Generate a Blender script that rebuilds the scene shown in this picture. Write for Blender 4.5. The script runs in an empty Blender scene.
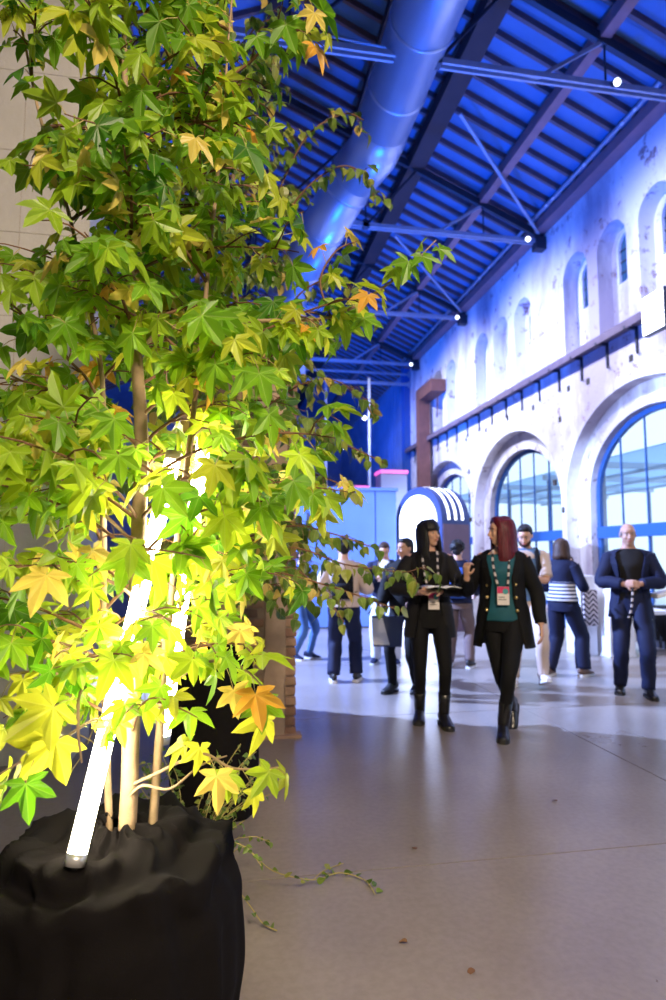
import bpy, bmesh, math, random
from mathutils import Vector, Matrix, Quaternion, noise
R_ = math.radians
rnd = random.Random(7)
scn = bpy.context.scene
C = scn.collection

# ------------------------------------------------------------------ camera
cam_d = bpy.data.cameras.new('camera')
cam = bpy.data.objects.new('camera', cam_d); C.objects.link(cam)
cam_d.sensor_fit = 'VERTICAL'; cam_d.sensor_height = 36.0; cam_d.sensor_width = 24.0
cam_d.lens = 620 * 36 / 1000
cam_d.clip_start = 0.05; cam_d.clip_end = 200
cam.location = (0, 0, 1.4)
cam.rotation_euler = (R_(90 + 5.161), 0, R_(-10.021))
cam_d.dof.use_dof = True; cam_d.dof.focus_distance = 2.1; cam_d.dof.aperture_fstop = 2.4
scn.camera = cam

# ------------------------------------------------------------------ world, lamps, exposure
w = bpy.data.worlds.new('sky'); scn.world = w; w.use_nodes = True
bg = w.node_tree.nodes['Background']
bg.inputs['Color'].default_value = (0.62, 0.80, 1.0, 1); bg.inputs['Strength'].default_value = 1.7
vs = scn.view_settings
vs.view_transform = 'Standard'; vs.look = 'None'; vs.gamma = 1.0; vs.use_curve_mapping = False
vs.exposure = 0.0
scn.cycles.use_denoising = True
scn.cycles.max_bounces = 7; scn.cycles.diffuse_bounces = 3; scn.cycles.glossy_bounces = 3
scn.cycles.transmission_bounces = 4; scn.cycles.transparent_max_bounces = 8
scn.cycles.sample_clamp_indirect = 4.0
scn.cycles.caustics_reflective = False; scn.cycles.caustics_refractive = False

def look(o, target):
    d = Vector(target) - o.location
    o.rotation_euler = d.to_track_quat('-Z', 'Y').to_euler()

def spot(name, loc, target, watts, col, angle, blend=0.3, size=0.2):
    l = bpy.data.lights.new(name, 'SPOT'); l.energy = watts; l.color = col
    l.spot_size = R_(angle); l.spot_blend = blend; l.shadow_soft_size = size
    o = bpy.data.objects.new(name, l); C.objects.link(o); o.location = loc; look(o, target)
    return o

# white-violet wash: floods on the truss ties for the long wall, one from the far side for the floor
for y_, e in ((3.9, 1500), (9.0, 3900), (14.1, 4000), (19.3, 4200), (24.0, 800)):
    spot('wall_wash_lamp', (3.3, y_, 9.2), (8, y_ + 0.8, 3.2), e, (0.66, 0.70, 1.0), 112, 0.9, 0.3)
spot('floor_wash_lamp', (-4.6, 8.9, 5.2), (4.0, 8.75, 0.0), 17000, (0.36, 0.50, 1.0), 66, 0.15, 0.10)
# blue uplights for the roof
for x, y, e in ((3.4, 8.0, 1900), (3.8, 13.5, 1800), (3.8, 19.0, 1700), (3.6, 27.0, 1800)):
    spot('roof_uplight', (x, y, 4.2), (x + 0.8, y + 1.6, 12), e, (0.0, 0.12, 1.0), 150, 0.5, 0.25)
# blue wash for the far end of the hall and the partition
spot('far_end_lamp', (0.2, 14.5, 6.0), (6.5, 32, 4.0), 4200, (0.01, 0.13, 1.0), 95, 0.5, 0.3)
spot('partition_lamp', (0.6, 8.6, 5.8), (2.2, 11.95, 1.3), 1000, (0.03, 0.14, 1.0), 75, 0.5, 0.2)
# warm house lamp on the entrance side, behind the photographer
spot('house_lamp', (1.2, -2.6, 4.6), (-0.1, 2.6, 1.9), 1900, (1.0, 0.80, 0.58), 88, 0.6, 0.5)

# ------------------------------------------------------------------ materials
MATS = {}
def mat(name, col, rough=0.6, metal=0.0, var=0.0, scale=20.0, bump=0.0, bscale=None, emit=None, estr=0.0, spec=0.5, sheen=0.0):
    m = bpy.data.materials.new(name); m.use_nodes = True
    nt = m.node_tree; N = nt.nodes; L = nt.links; b = N['Principled BSDF']
    b.inputs['Base Color'].default_value = (*col, 1); b.inputs['Roughness'].default_value = rough
    b.inputs['Metallic'].default_value = metal; b.inputs['Specular IOR Level'].default_value = spec
    if sheen: b.inputs['Sheen Weight'].default_value = sheen
    if emit: b.inputs['Emission Color'].default_value = (*emit, 1); b.inputs['Emission Strength'].default_value = estr
    if var or bump:
        tc = N.new('ShaderNodeTexCoord')
        nz = N.new('ShaderNodeTexNoise'); nz.inputs['Scale'].default_value = scale; nz.inputs['Detail'].default_value = 5
        L.new(tc.outputs['Object'], nz.inputs['Vector'])
        if var:
            mx = N.new('ShaderNodeMix'); mx.data_type = 'RGBA'
            mx.inputs[6].default_value = (*[max(0, c * (1 - var)) for c in col], 1)
            mx.inputs[7].default_value = (*[min(1, c * (1 + var)) for c in col], 1)
            L.new(nz.outputs['Fac'], mx.inputs[0]); L.new(mx.outputs[2], b.inputs['Base Color'])
        if bump:
            bp = N.new('ShaderNodeBump'); bp.inputs['Strength'].default_value = bump; bp.inputs['Distance'].default_value = 0.01
            n2 = nz
            if bscale:
                n2 = N.new('ShaderNodeTexNoise'); n2.inputs['Scale'].default_value = bscale; n2.inputs['Detail'].default_value = 4
                L.new(tc.outputs['Object'], n2.inputs['Vector'])
            L.new(n2.outputs['Fac'], bp.inputs['Height']); L.new(bp.outputs['Normal'], b.inputs['Normal'])
    MATS[name] = m
    return m

def ramp(N, stops):
    r = N.new('ShaderNodeValToRGB'); e = r.color_ramp.elements
    while len(e) < len(stops): e.new(0.5)
    for k, (p, c) in enumerate(stops):
        e[k].position = p; e[k].color = (*c, 1) if len(c) == 3 else c
    return r

def plaster_mat(name, base, stain, brick, amount):
    m = bpy.data.materials.new(name); m.use_nodes = True
    nt = m.node_tree; N = nt.nodes; L = nt.links; b = N['Principled BSDF']; b.inputs['Roughness'].default_value = 0.85
    tc = N.new('ShaderNodeTexCoord')
    n1 = N.new('ShaderNodeTexNoise'); n1.inputs['Scale'].default_value = 0.55; n1.inputs['Detail'].default_value = 8; n1.inputs['Roughness'].default_value = 0.62
    n2 = N.new('ShaderNodeTexNoise'); n2.inputs['Scale'].default_value = 2.6; n2.inputs['Detail'].default_value = 8; n2.inputs['Roughness'].default_value = 0.7
    mp = N.new('ShaderNodeMapping'); mp.inputs['Scale'].default_value = (1, 1, 0.35)
    L.new(tc.outputs['Object'], mp.inputs['Vector']); L.new(mp.outputs[0], n1.inputs['Vector']); L.new(tc.outputs['Object'], n2.inputs['Vector'])
    r1 = ramp(N, [(0.40, stain), (0.56, base)]); L.new(n1.outputs['Fac'], r1.inputs[0])
    r2 = ramp(N, [(amount - 0.07, (1, 1, 1)), (amount, (0, 0, 0))]); L.new(n2.outputs['Fac'], r2.inputs[0])
    bk = N.new('ShaderNodeTexBrick'); bk.inputs['Color1'].default_value = (*brick, 1)
    bk.inputs['Color2'].default_value = (*[c * 0.7 for c in brick], 1); bk.inputs['Mortar'].default_value = (*[c * 0.8 + 0.08 for c in stain], 1)
    bk.inputs['Scale'].default_value = 3.4; bk.inputs['Mortar Size'].default_value = 0.03; bk.inputs['Row Height'].default_value = 0.25; bk.inputs['Brick Width'].default_value = 0.85
    mp2 = N.new('ShaderNodeMapping'); mp2.inputs['Rotation'].default_value = (0, math.pi / 2, math.pi / 2)
    L.new(tc.outputs['Object'], mp2.inputs['Vector']); L.new(mp2.outputs[0], bk.inputs['Vector'])
    mx = N.new('ShaderNodeMix'); mx.data_type = 'RGBA'
    L.new(r2.outputs['Color'], mx.inputs[0]); L.new(r1.outputs['Color'], mx.inputs[6]); L.new(bk.outputs['Color'], mx.inputs[7])
    L.new(mx.outputs[2], b.inputs['Base Color'])
    bp = N.new('ShaderNodeBump'); bp.inputs['Strength'].default_value = 0.7; bp.inputs['Distance'].default_value = 0.04
    L.new(n2.outputs['Fac'], bp.inputs['Height']); L.new(bp.outputs['Normal'], b.inputs['Normal'])
    MATS[name] = m
    return m

def floor_mat():
    m = bpy.data.materials.new('polished_concrete'); m.use_nodes = True
    nt = m.node_tree; N = nt.nodes; L = nt.links; b = N['Principled BSDF']
    tc = N.new('ShaderNodeTexCoord'); geo = N.new('ShaderNodeNewGeometry')
    n1 = N.new('ShaderNodeTexNoise'); n1.inputs['Scale'].default_value = 0.8; n1.inputs['Detail'].default_value = 9; n1.inputs['Roughness'].default_value = 0.6
    n2 = N.new('ShaderNodeTexNoise'); n2.inputs['Scale'].default_value = 34; n2.inputs['Detail'].default_value = 5
    L.new(geo.outputs['Position'], n1.inputs['Vector']); L.new(geo.outputs['Position'], n2.inputs['Vector'])
    r1 = ramp(N, [(0.1, (0.15, 0.12, 0.10)), (0.9, (0.37, 0.32, 0.285))]); L.new(n1.outputs['Fac'], r1.inputs[0])
    r2 = ramp(N, [(0.35, (0.78, 0.78, 0.78)), (0.62, (1, 1, 1))]); L.new(n2.outputs['Fac'], r2.inputs[0])
    mx = N.new('ShaderNodeMix'); mx.data_type = 'RGBA'; mx.blend_type = 'MULTIPLY'; mx.inputs[0].default_value = 0.6
    L.new(r1.outputs['Color'], mx.inputs[6]); L.new(r2.outputs['Color'], mx.inputs[7]); L.new(mx.outputs[2], b.inputs['Base Color'])
    rr = N.new('ShaderNodeMapRange'); rr.inputs[1].default_value = 0.1; rr.inputs[2].default_value = 0.9; rr.inputs[3].default_value = 0.24; rr.inputs[4].default_value = 0.36
    L.new(n1.outputs['Fac'], rr.inputs[0]); L.new(rr.outputs[0], b.inputs['Roughness'])
    b.inputs['Specular IOR Level'].default_value = 0.6
    bp = N.new('ShaderNodeBump'); bp.inputs['Strength'].default_value = 0.05; bp.inputs['Distance'].default_value = 0.01
    L.new(n2.outputs['Fac'], bp.inputs['Height']); L.new(bp.outputs['Normal'], b.inputs['Normal'])
    MATS['floor'] = m
    return m

def leaf_mat(name, col, tcol, mixf=0.5, vein=0.25):
    """blade colour with a pale vein along every lobe; the light passes through"""
    m = bpy.data.materials.new(name); m.use_nodes = True
    nt = m.node_tree; N = nt.nodes; L = nt.links; b = N['Principled BSDF']; out = N['Material Output']
    at = N.new('ShaderNodeAttribute'); at.attribute_name = 'leafco'
    sp = N.new('ShaderNodeSeparateXYZ'); L.new(at.outputs['Vector'], sp.inputs[0])
    def M(op, a, bv=None, cv=None):
        n = N.new('ShaderNodeMath'); n.operation = op
        for k, v in enumerate((a, bv, cv)):
            if v is None: continue
            if isinstance(v, (int, float)): n.inputs[k].default_value = v
            else: L.new(v, n.inputs[k])
        return n.outputs[0]
    ang = M('ABSOLUTE', M('ARCTAN2', sp.outputs['X'], sp.outputs['Y']))
    pp = M('PINGPONG', ang, R_(27))
    rad = M('SQRT', M('ADD', M('MULTIPLY', sp.outputs['X'], sp.outputs['X']), M('MULTIPLY', sp.outputs['Y'], sp.outputs['Y'])))
    d = M('MULTIPLY', rad, M('SINE', pp))
    v = M('LESS_THAN', d, 0.014)
    geo = N.new('ShaderNodeNewGeometry')
    nz = N.new('ShaderNodeTexNoise'); nz.inputs['Scale'].default_value = 9; L.new(geo.outputs['Position'], nz.inputs['Vector'])
    mxa = N.new('ShaderNodeMix'); mxa.data_type = 'RGBA'
    mxa.inputs[6].default_value = (*[c * 0.72 for c in col], 1); mxa.inputs[7].default_value = (*[min(1, c * 1.25) for c in col], 1)
    L.new(nz.outputs['Fac'], mxa.inputs[0])
    mx = N.new('ShaderNodeMix'); mx.data_type = 'RGBA'
    L.new(M('MULTIPLY', v, vein), mx.inputs[0]); L.new(mxa.outputs[2], mx.inputs[6]); mx.inputs[7].default_value = (0.75, 0.78, 0.35, 1)
    L.new(mx.outputs[2], b.inputs['Base Color']); b.inputs['Roughness'].default_value = 0.42
    tr = N.new('ShaderNodeBsdfTranslucent'); tr.inputs['Color'].default_value = (*tcol, 1)
    ms = N.new('ShaderNodeMixShader'); ms.inputs[0].default_value = mixf
    L.new(b.outputs[0], ms.inputs[1]); L.new(tr.outputs[0], ms.inputs[2]); L.new(ms.outputs[0], out.inputs['Surface'])
    MATS[name] = m
    return m

def stripe_mat(name, c1, c2, scale, zigzag=0.0, axis=2):
    m = bpy.data.materials.new(name); m.use_nodes = True
    nt = m.node_tree; N = nt.nodes; L = nt.links; b = N['Principled BSDF']; b.inputs['Roughness'].default_value = 0.9
    tc = N.new('ShaderNodeTexCoord'); sp = N.new('ShaderNodeSeparateXYZ'); L.new(tc.outputs['Object'], sp.inputs[0])
    val = sp.outputs[axis]
    def M(op, a, bv):
        n = N.new('ShaderNodeMath'); n.operation = op; L.new(a, n.inputs[0])
        if isinstance(bv, (int, float)): n.inputs[1].default_value = bv
        else: L.new(bv, n.inputs[1])
        return n.outputs[0]
    if zigzag: val = M('ADD', val, M('PINGPONG', M('ADD', sp.outputs[0], 5.0), zigzag))
    f = M('FRACT', M('MULTIPLY', val, scale), 0.0); v = M('GREATER_THAN', f, 0.5)
    mx = N.new('ShaderNodeMix'); mx.data_type = 'RGBA'; L.new(v, mx.inputs[0])
    mx.inputs[6].default_value = (*c1, 1); mx.inputs[7].default_value = (*c2, 1); L.new(mx.outputs[2], b.inputs['Base Color'])
    MATS[name] = m
    return m

def glass_mat(name, tint, refl=0.12):
    m = bpy.data.materials.new(name); m.use_nodes = True
    nt = m.node_tree; N = nt.nodes; L = nt.links; out = N['Material Output']; N.remove(N['Principled BSDF'])
    t = N.new('ShaderNodeBsdfTransparent'); t.inputs['Color'].default_value = (*tint, 1)
    g = N.new('ShaderNodeBsdfGlossy'); g.inputs['Roughness'].default_value = 0.03
    lw = N.new('ShaderNodeFresnel'); lw.inputs['IOR'].default_value = 1.5
    ms = N.new('ShaderNodeMixShader'); L.new(lw.outputs[0], ms.inputs[0]); L.new(t.outputs[0], ms.inputs[1]); L.new(g.outputs[0], ms.inputs[2])
    L.new(ms.outputs[0], out.inputs['Surface'])
    MATS[name] = m
    return m

plaster_mat('plaster', (0.82, 0.80, 0.79), (0.40, 0.35, 0.39), (0.30, 0.19, 0.19), 0.425)
plaster_mat('grey_plaster', (0.58, 0.56, 0.53), (0.42, 0.41, 0.40), (0.36, 0.34, 0.32), 0.30)
floor_mat()
mat('joint', (0.05, 0.045, 0.04), 0.9)
mat('roof_deck', (0.10, 0.21, 0.40), 0.55, var=0.3, scale=1.5)
mat('rafter', (0.16, 0.09, 0.085), 0.6, var=0.3, scale=6)
mat('purlin', (0.30, 0.15, 0.15), 0.55, var=0.3, scale=4)
mat('dark_timber', (0.035, 0.02, 0.02), 0.7, var=0.3, scale=4)
mat('truss_steel', (0.34, 0.36, 0.42), 0.5, 0.1, var=0.2, scale=8)
mat('dark_steel', (0.04, 0.04, 0.05), 0.5, 0.3)
mat('duct', (0.42, 0.47, 0.55), 0.36, 0.7, var=0.08, scale=2)
mat('rust_pipe', (0.20, 0.085, 0.06), 0.6, 0.2, var=0.35, scale=5)
mat('ledge_timber', (0.15, 0.11, 0.13), 0.7, var=0.3, scale=5)
mat('frame_blue', (0.03, 0.11, 0.36), 0.4)
mat('frame_white', (0.75, 0.76, 0.8), 0.5)
glass_mat('glass', (0.93, 0.97, 1.0)); glass_mat('dark_glass', (0.03, 0.10, 0.30))
mat('far_cladding', (0.25, 0.33, 0.48), 0.5, var=0.4, scale=1.2)
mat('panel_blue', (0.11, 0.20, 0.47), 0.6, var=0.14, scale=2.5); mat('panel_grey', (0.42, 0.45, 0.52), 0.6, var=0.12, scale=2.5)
mat('lamp_white', (0.9, 0.9, 0.95), 0.4, emit=(0.85, 0.93, 1.0), estr=5.0)
mat('lamp_pink', (0.9, 0.3, 0.6), 0.4, emit=(1.0, 0.15, 0.6), estr=1.1)
mat('led', (1, 1, 1), 0.4, emit=(1.0, 0.87, 0.62), estr=62.0)
mat('led_cool', (1, 1, 1), 0.4, emit=(0.90, 0.95, 1.0), estr=2.6)
mat('led_cap', (0.62, 0.62, 0.62), 0.35, 0.6)
mat('pod_shell', (0.03, 0.05, 0.15), 0.45); mat('pod_side', (0.13, 0.075, 0.10), 0.5, var=0.3, scale=3)
mat('brick_a', (0.33, 0.19, 0.13), 0.9, var=0.35, scale=16, bump=0.6); mat('brick_b', (0.42, 0.27, 0.19), 0.9, var=0.35, scale=18, bump=0.6)
mat('brick_c', (0.25, 0.16, 0.12), 0.9, var=0.35, scale=15, bump=0.6)
mat('mortar', (0.36, 0.28, 0.22), 0.95, var=0.3, scale=20, bump=0.5)
mat('render_strip', (0.50, 0.36, 0.25), 0.92, var=0.35, scale=9, bump=0.8)
mat('black_cloth', (0.0062, 0.0052, 0.0054), 0.9, var=0.2, scale=30, bump=0.12, bscale=220, spec=0.1)
mat('bark', (0.30, 0.21, 0.12), 0.8, var=0.35, scale=28, bump=0.5); mat('twig', (0.16, 0.075, 0.035), 0.7, var=0.3, scale=30)
mat('petiole', (0.40, 0.33, 0.10), 0.6)
# leaf colours: the leaves' own colours run from green to autumn yellow
GUM = [leaf_mat('gum_deep_green', (0.055, 0.17, 0.012), (0.16, 0.42, 0.012)), leaf_mat('gum_green', (0.13, 0.30, 0.014), (0.36, 0.62, 0.02)),
       leaf_mat('gum_lime', (0.27, 0.44, 0.02), (0.58, 0.74, 0.03)), leaf_mat('gum_yellow_green', (0.42, 0.50, 0.03), (0.76, 0.76, 0.05)),
       leaf_mat('gum_yellow', (0.75, 0.60, 0.13), (0.92, 0.72, 0.12)), leaf_mat('gum_orange', (0.78, 0.40, 0.05), (0.95, 0.50, 0.05))]
BIR = [leaf_mat('birch_deep_green', (0.07, 0.13, 0.02), (0.16, 0.30, 0.02), 0.35), leaf_mat('birch_green', (0.14, 0.22, 0.03), (0.30, 0.44, 0.03), 0.35),
       leaf_mat('birch_olive', (0.26, 0.29, 0.05), (0.48, 0.50, 0.05), 0.35), leaf_mat('birch_yellow', (0.50, 0.36, 0.08), (0.7, 0.5, 0.1), 0.35)]
mat('skin', (0.62, 0.36, 0.25), 0.5, var=0.06, scale=15); mat('skin_tan', (0.48, 0.27, 0.19), 0.5, var=0.06, scale=15)
mat('eye_white', (0.5, 0.48, 0.46), 0.3); mat('eye_dark', (0.03, 0.02, 0.015), 0.3); mat('lips', (0.45, 0.13, 0.12), 0.4); mat('teeth', (0.85, 0.83, 0.8), 0.3)
def hair_mat(name, col, rough):
    m = bpy.data.materials.new(name); m.use_nodes = True
    nt = m.node_tree; N = nt.nodes; L = nt.links; b = N['Principled BSDF']; b.inputs['Roughness'].default_value = rough; b.inputs['Specular IOR Level'].default_value = 0.35
    tc = N.new('ShaderNodeTexCoord'); mp = N.new('ShaderNodeMapping'); mp.inputs['Scale'].default_value = (90, 90, 7); L.new(tc.outputs['Object'], mp.inputs['Vector'])
    nz = N.new('ShaderNodeTexNoise'); nz.inputs['Scale'].default_value = 1.0; nz.inputs['Detail'].default_value = 3; L.new(mp.outputs[0], nz.inputs['Vector'])
    r = ramp(N, [(0.3, [c * 0.45 for c in col]), (0.7, [c * 1.5 for c in col])]); L.new(nz.outputs['Fac'], r.inputs[0]); L.new(r.outputs[0], b.inputs['Base Color'])
    bp = N.new('ShaderNodeBump'); bp.inputs['Strength'].default_value = 0.8; bp.inputs['Distance'].default_value = 0.006; L.new(nz.outputs['Fac'], bp.inputs['Height']); L.new(bp.outputs['Normal'], b.inputs['Normal'])
    MATS[name] = m
hair_mat('hair_black', (0.007, 0.0065, 0.009), 0.5); hair_mat('hair_red', (0.10, 0.005, 0.016), 0.45); hair_mat('hair_brown', (0.055, 0.028, 0.018), 0.55); hair_mat('hair_grey', (0.20, 0.175, 0.17), 0.7)
mat('cloth_black', (0.0045, 0.0045, 0.0055), 0.8, spec=0.25, var=0.2, scale=14); mat('cloth_charcoal', (0.010, 0.0095, 0.011), 0.8, spec=0.3, var=0.2, scale=14)
mat('cloth_teal', (0.004, 0.085, 0.12), 0.75, var=0.15, scale=14); mat('cloth_navy', (0.005, 0.009, 0.038), 0.75, spec=0.3, var=0.2, scale=12)
mat('cloth_denim', (0.06, 0.14, 0.32), 0.8, var=0.2, scale=14); mat('cloth_polo', (0.10, 0.20, 0.38), 0.8, var=0.12, scale=14)
mat('cloth_cream', (0.62, 0.50, 0.42), 0.85, var=0.08, scale=10); mat('cloth_white', (0.75, 0.75, 0.78), 0.8, var=0.05, scale=10)
mat('cloth_brown', (0.14, 0.10, 0.10), 0.8, var=0.2, scale=14); mat('cloth_blue', (0.02, 0.08, 0.35), 0.8, var=0.2, scale=14)
stripe_mat('cloth_stripe', (0.02, 0.03, 0.09), (0.75, 0.78, 0.85), 22.0); stripe_mat('scarf_print', (0.05, 0.045, 0.06), (0.55, 0.48, 0.48), 14.0, 0.07)
mat('leather_black', (0.012, 0.012, 0.014), 0.28); mat('rubber_black', (0.015, 0.015, 0.016), 0.55); mat('rubber_white', (0.75, 0.75, 0.77), 0.6)
mat('leather_brown', (0.16, 0.10, 0.08), 0.5); mat('shoe_white', (0.78, 0.77, 0.78), 0.55)
stripe_mat('lanyard_print', (0.55, 0.50, 0.50), (0.02, 0.02, 0.03), 17.0)
mat('card', (0.78, 0.72, 0.70), 0.5); mat('print_magenta', (0.62, 0.03, 0.14), 0.5); mat('print_teal', (0.05, 0.30, 0.34), 0.5); mat('print_dark', (0.08, 0.07, 0.08), 0.6)
mat('gold', (0.75, 0.55, 0.22), 0.3, 0.9); mat('paper', (0.82, 0.82, 0.84), 0.6); mat('phone', (0.02, 0.02, 0.025), 0.2)
mat('white_laminate', (0.78, 0.78, 0.80), 0.4); mat('strap_metal', (0.5, 0.5, 0.52), 0.3, 0.8)
mat('bag_blue', (0.03, 0.05, 0.14), 0.45)

# ------------------------------------------------------------------ helpers
class MB:
    """collects shapes; build() links them as ONE mesh object"""
    def __init__(s): s.v = []; s.f = []; s.mi = []
    def add(s, vs_, fs_, mi=0):
        o = len(s.v); s.v += [tuple(p) for p in vs_]; s.f += [tuple(i + o for i in f) for f in fs_]; s.mi += [mi] * len(fs_); return s
    def box(s, a, b, mi=0):
        x0, y0, z0 = a; x1, y1, z1 = b
        return s.add([(x0, y0, z0), (x1, y0, z0), (x1, y1, z0), (x0, y1, z0), (x0, y0, z1), (x1, y0, z1), (x1, y1, z1), (x0, y1, z1)],
                     [(0, 3, 2, 1), (4, 5, 6, 7), (0, 1, 5, 4), (1, 2, 6, 5), (2, 3, 7, 6), (3, 0, 4, 7)], mi)
    def bar(s, p, q, wd, ht, up=(0, 0, 1), mi=0):
        p = Vector(p); q = Vector(q); d = (q - p).normalized(); up = Vector(up)
        if abs(d.dot(up)) > 0.98: up = Vector((0, 1, 0))
        sx = d.cross(up).normalized() * wd / 2; u = sx.cross(d).normalized() * ht / 2
        vs_ = [p - sx - u, p + sx - u, p + sx + u, p - sx + u, q - sx - u, q + sx - u, q + sx + u, q - sx + u]
        return s.add(vs_, [(0, 3, 2, 1), (4, 5, 6, 7), (0, 1, 5, 4), (1, 2, 6, 5), (2, 3, 7, 6), (3, 0, 4, 7)], mi)
    def tube(s, pts, rad, n=10, ref=None, mi=0, cap=True):
        """rad: list of r or (ra, rb); ref: direction that ra follows"""
        pts = [Vector(p) for p in pts]; m = len(pts); prev = None; vs_ = []; fs_ = []
        for i, p in enumerate(pts):
            t = (pts[min(i + 1, m - 1)] - pts[max(i - 1, 0)])
            t = t.normalized() if t.length > 1e-9 else Vector((0, 0, 1))
            if prev is None:
                a = Vector(ref) if ref is not None else (Vector((1, 0, 0)) if abs(t.x) < 0.9 else Vector((0, 1, 0)))
            else: a = prev
            a = a - t * a.dot(t)
            if a.length < 1e-6: a = t.orthogonal()
            a.normalize(); prev = a; b = t.cross(a)
            r = rad[i] if isinstance(rad, (list, tuple)) else rad
            ra, rb = r if isinstance(r, (list, tuple)) else (r, r)
            for k in range(n):
                th = 2 * math.pi * k / n
                vs_.append(p + a * (ra * math.cos(th)) + b * (rb * math.sin(th)))
        for i in range(m - 1):
            for k in range(n):
                k2 = (k + 1) % n
                fs_.append((i * n + k, i * n + k2, (i + 1) * n + k2, (i + 1) * n + k))
        if cap: fs_.append(tuple(range(n - 1, -1, -1))); fs_.append(tuple((m - 1) * n + k for k in range(n)))
        return s.add(vs_, fs_, mi)
    def rings(s, rs, n=24, mi=0, cap=True, gap=None, power=1.0):
        """stacked horizontal ovals (cx, cy, z, rx, ry); gap: half opening angle at the front per ring"""
        vs_ = []; fs_ = []; m = len(rs); op = gap is not None; cnt = n + 1 if op else n
        for i, (cx, cy, z, rx, ry) in enumerate(rs):
            for k in range(cnt):
                if op: th = gap[i] + (2 * math.pi - 2 * gap[i]) * k / n
                else: th = 2 * math.pi * k / n
                sn, cs = math.sin(th), math.cos(th)
                if power != 1.0:
                    sn = math.copysign(abs(sn) ** power, sn); cs = math.copysign(abs(cs) ** power, cs)
                vs_.append((cx + rx * sn, cy - ry * cs, z))
        for i in range(m - 1):
            for k in range(n):
                k2 = k + 1 if op else (k + 1) % n
                fs_.append((i * cnt + k, i * cnt + k2, (i + 1) * cnt + k2, (i + 1) * cnt + k))
        if cap and not op: fs_.append(tuple(range(n - 1, -1, -1))); fs_.append(tuple((m - 1) * n + k for k in range(n)))
        return s.add(vs_, fs_, mi)
    def ell(s, c, r, n=16, m=10, M=None, mi=0):
        vs_ = [(0, 0, -1)]; fs_ = []
        for i in range(1, m):
            ph = math.pi * i / m - math.pi / 2
            for k in range(n):
                th = 2 * math.pi * k / n; vs_.append((math.cos(ph) * math.cos(th), math.cos(ph) * math.sin(th), math.sin(ph)))
        vs_.append((0, 0, 1)); last = len(vs_) - 1
        for k in range(n):
            fs_.append((0, 1 + (k + 1) % n, 1 + k)); fs_.append((last, last - n + k, last - n + (k + 1) % n))
        for i in range(m - 2):
            for k in range(n):
                a = 1 + i * n; fs_.append((a + k, a + (k + 1) % n, a + n + (k + 1) % n, a + n + k))
        c = Vector(c); out = []
        for p in vs_:
            q = Vector((p[0] * r[0], p[1] * r[1], p[2] * r[2]))
            if M is not None: q = M @ q
            out.append(q + c)
        return s.add(out, fs_, mi)
    def xf(s, M, start=0):
        for i in range(start, len(s.v)): s.v[i] = tuple(M @ Vector(s.v[i]))
        return s
    def wrinkle(s, amp, scale, seed=0.0, stretch=(1, 1, 1)):
        for i, p in enumerate(s.v):
            q = Vector((p[0] * stretch[0], p[1] * stretch[1], p[2] * stretch[2])) * scale + Vector((seed, seed * 1.7, seed * 0.3))
            d = noise.noise_vector(q); s.v[i] = (p[0] + d.x * amp, p[1] + d.y * amp, p[2] + d.z * amp * 0.5)
        return s
    def mesh(s, name, mats_, smooth=False):
        me = bpy.data.meshes.new(name); me.from_pydata(s.v, [], s.f)
        if not isinstance(mats_, (list, tuple)): mats_ = [mats_]
        for m_ in mats_: me.materials.append(MATS[m_] if isinstance(m_, str) else m_)
        if len(mats_) > 1: me.polygons.foreach_set('material_index', s.mi)
        if smooth: me.polygons.foreach_set('use_smooth', [True] * len(me.polygons))
        me.update(); return me
    def build(s, name, mats_, parent=None, smooth=False):
        return link(name, s.mesh(name, mats_, smooth), parent)

def link(name, me, parent=None):
    o = bpy.data.objects.new(name, me); C.objects.link(o)
    if parent is not None: o.parent = parent
    return o
def tag(o, label, cat, group=None):
    o['label'] = label; o['category'] = cat
    if group: o['group'] = group
    return o
def thing(name, label, cat, loc=(0, 0, 0), rz=0.0, group=None):
    o = bpy.data.objects.new(name, None); C.objects.link(o); o.empty_display_size = 0.2
    o.location = loc; o.rotation_euler = (0, 0, rz)
    return tag(o, label, cat, group)
def struct(name, mb, m, smooth=False):
    o = mb.build(name, m, None, smooth); o['kind'] = 'structure'; return o
def catmull(pts, per=5):
    P = [Vector(p) for p in pts]; out = []
    for i in range(len(P) - 1):
        p0 = P[max(i - 1, 0)]; p1 = P[i]; p2 = P[i + 1]; p3 = P[min(i + 2, len(P) - 1)]
        for k in range(per):
            t = k / per
            out.append(0.5 * ((2 * p1) + (p2 - p0) * t + (2 * p0 - 5 * p1 + 4 * p2 - p3) * t * t + (3 * p1 - p0 - 3 * p2 + p3) * t ** 3))
    out.append(P[-1]); return out
def lerp_list(vals, per):
    out = []
    for i in range(len(vals) - 1):
        for k in range(per):
            t = k / per; a = vals[i]; b = vals[i + 1]
            out.append(tuple(x + (y - x) * t for x, y in zip(a, b)) if isinstance(a, tuple) else a + (b - a) * t)
    out.append(vals[-1]); return out
def smooth_rings(rs, per=3):
    out = []
    n = len(rs)
    for i in range(n - 1):
        for k in range(per):
            t = k / per; row = []
            for j in range(len(rs[0])):
                p0 = rs[max(i - 1, 0)][j]; p1 = rs[i][j]; p2 = rs[i + 1][j]; p3 = rs[min(i + 2, n - 1)][j]
                row.append(0.5 * (2 * p1 + (p2 - p0) * t + (2 * p0 - 5 * p1 + 4 * p2 - p3) * t * t + (3 * p1 - p0 - 3 * p2 + p3) * t ** 3))
            out.append(tuple(row))
    out.append(tuple(rs[-1])); return out
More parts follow.
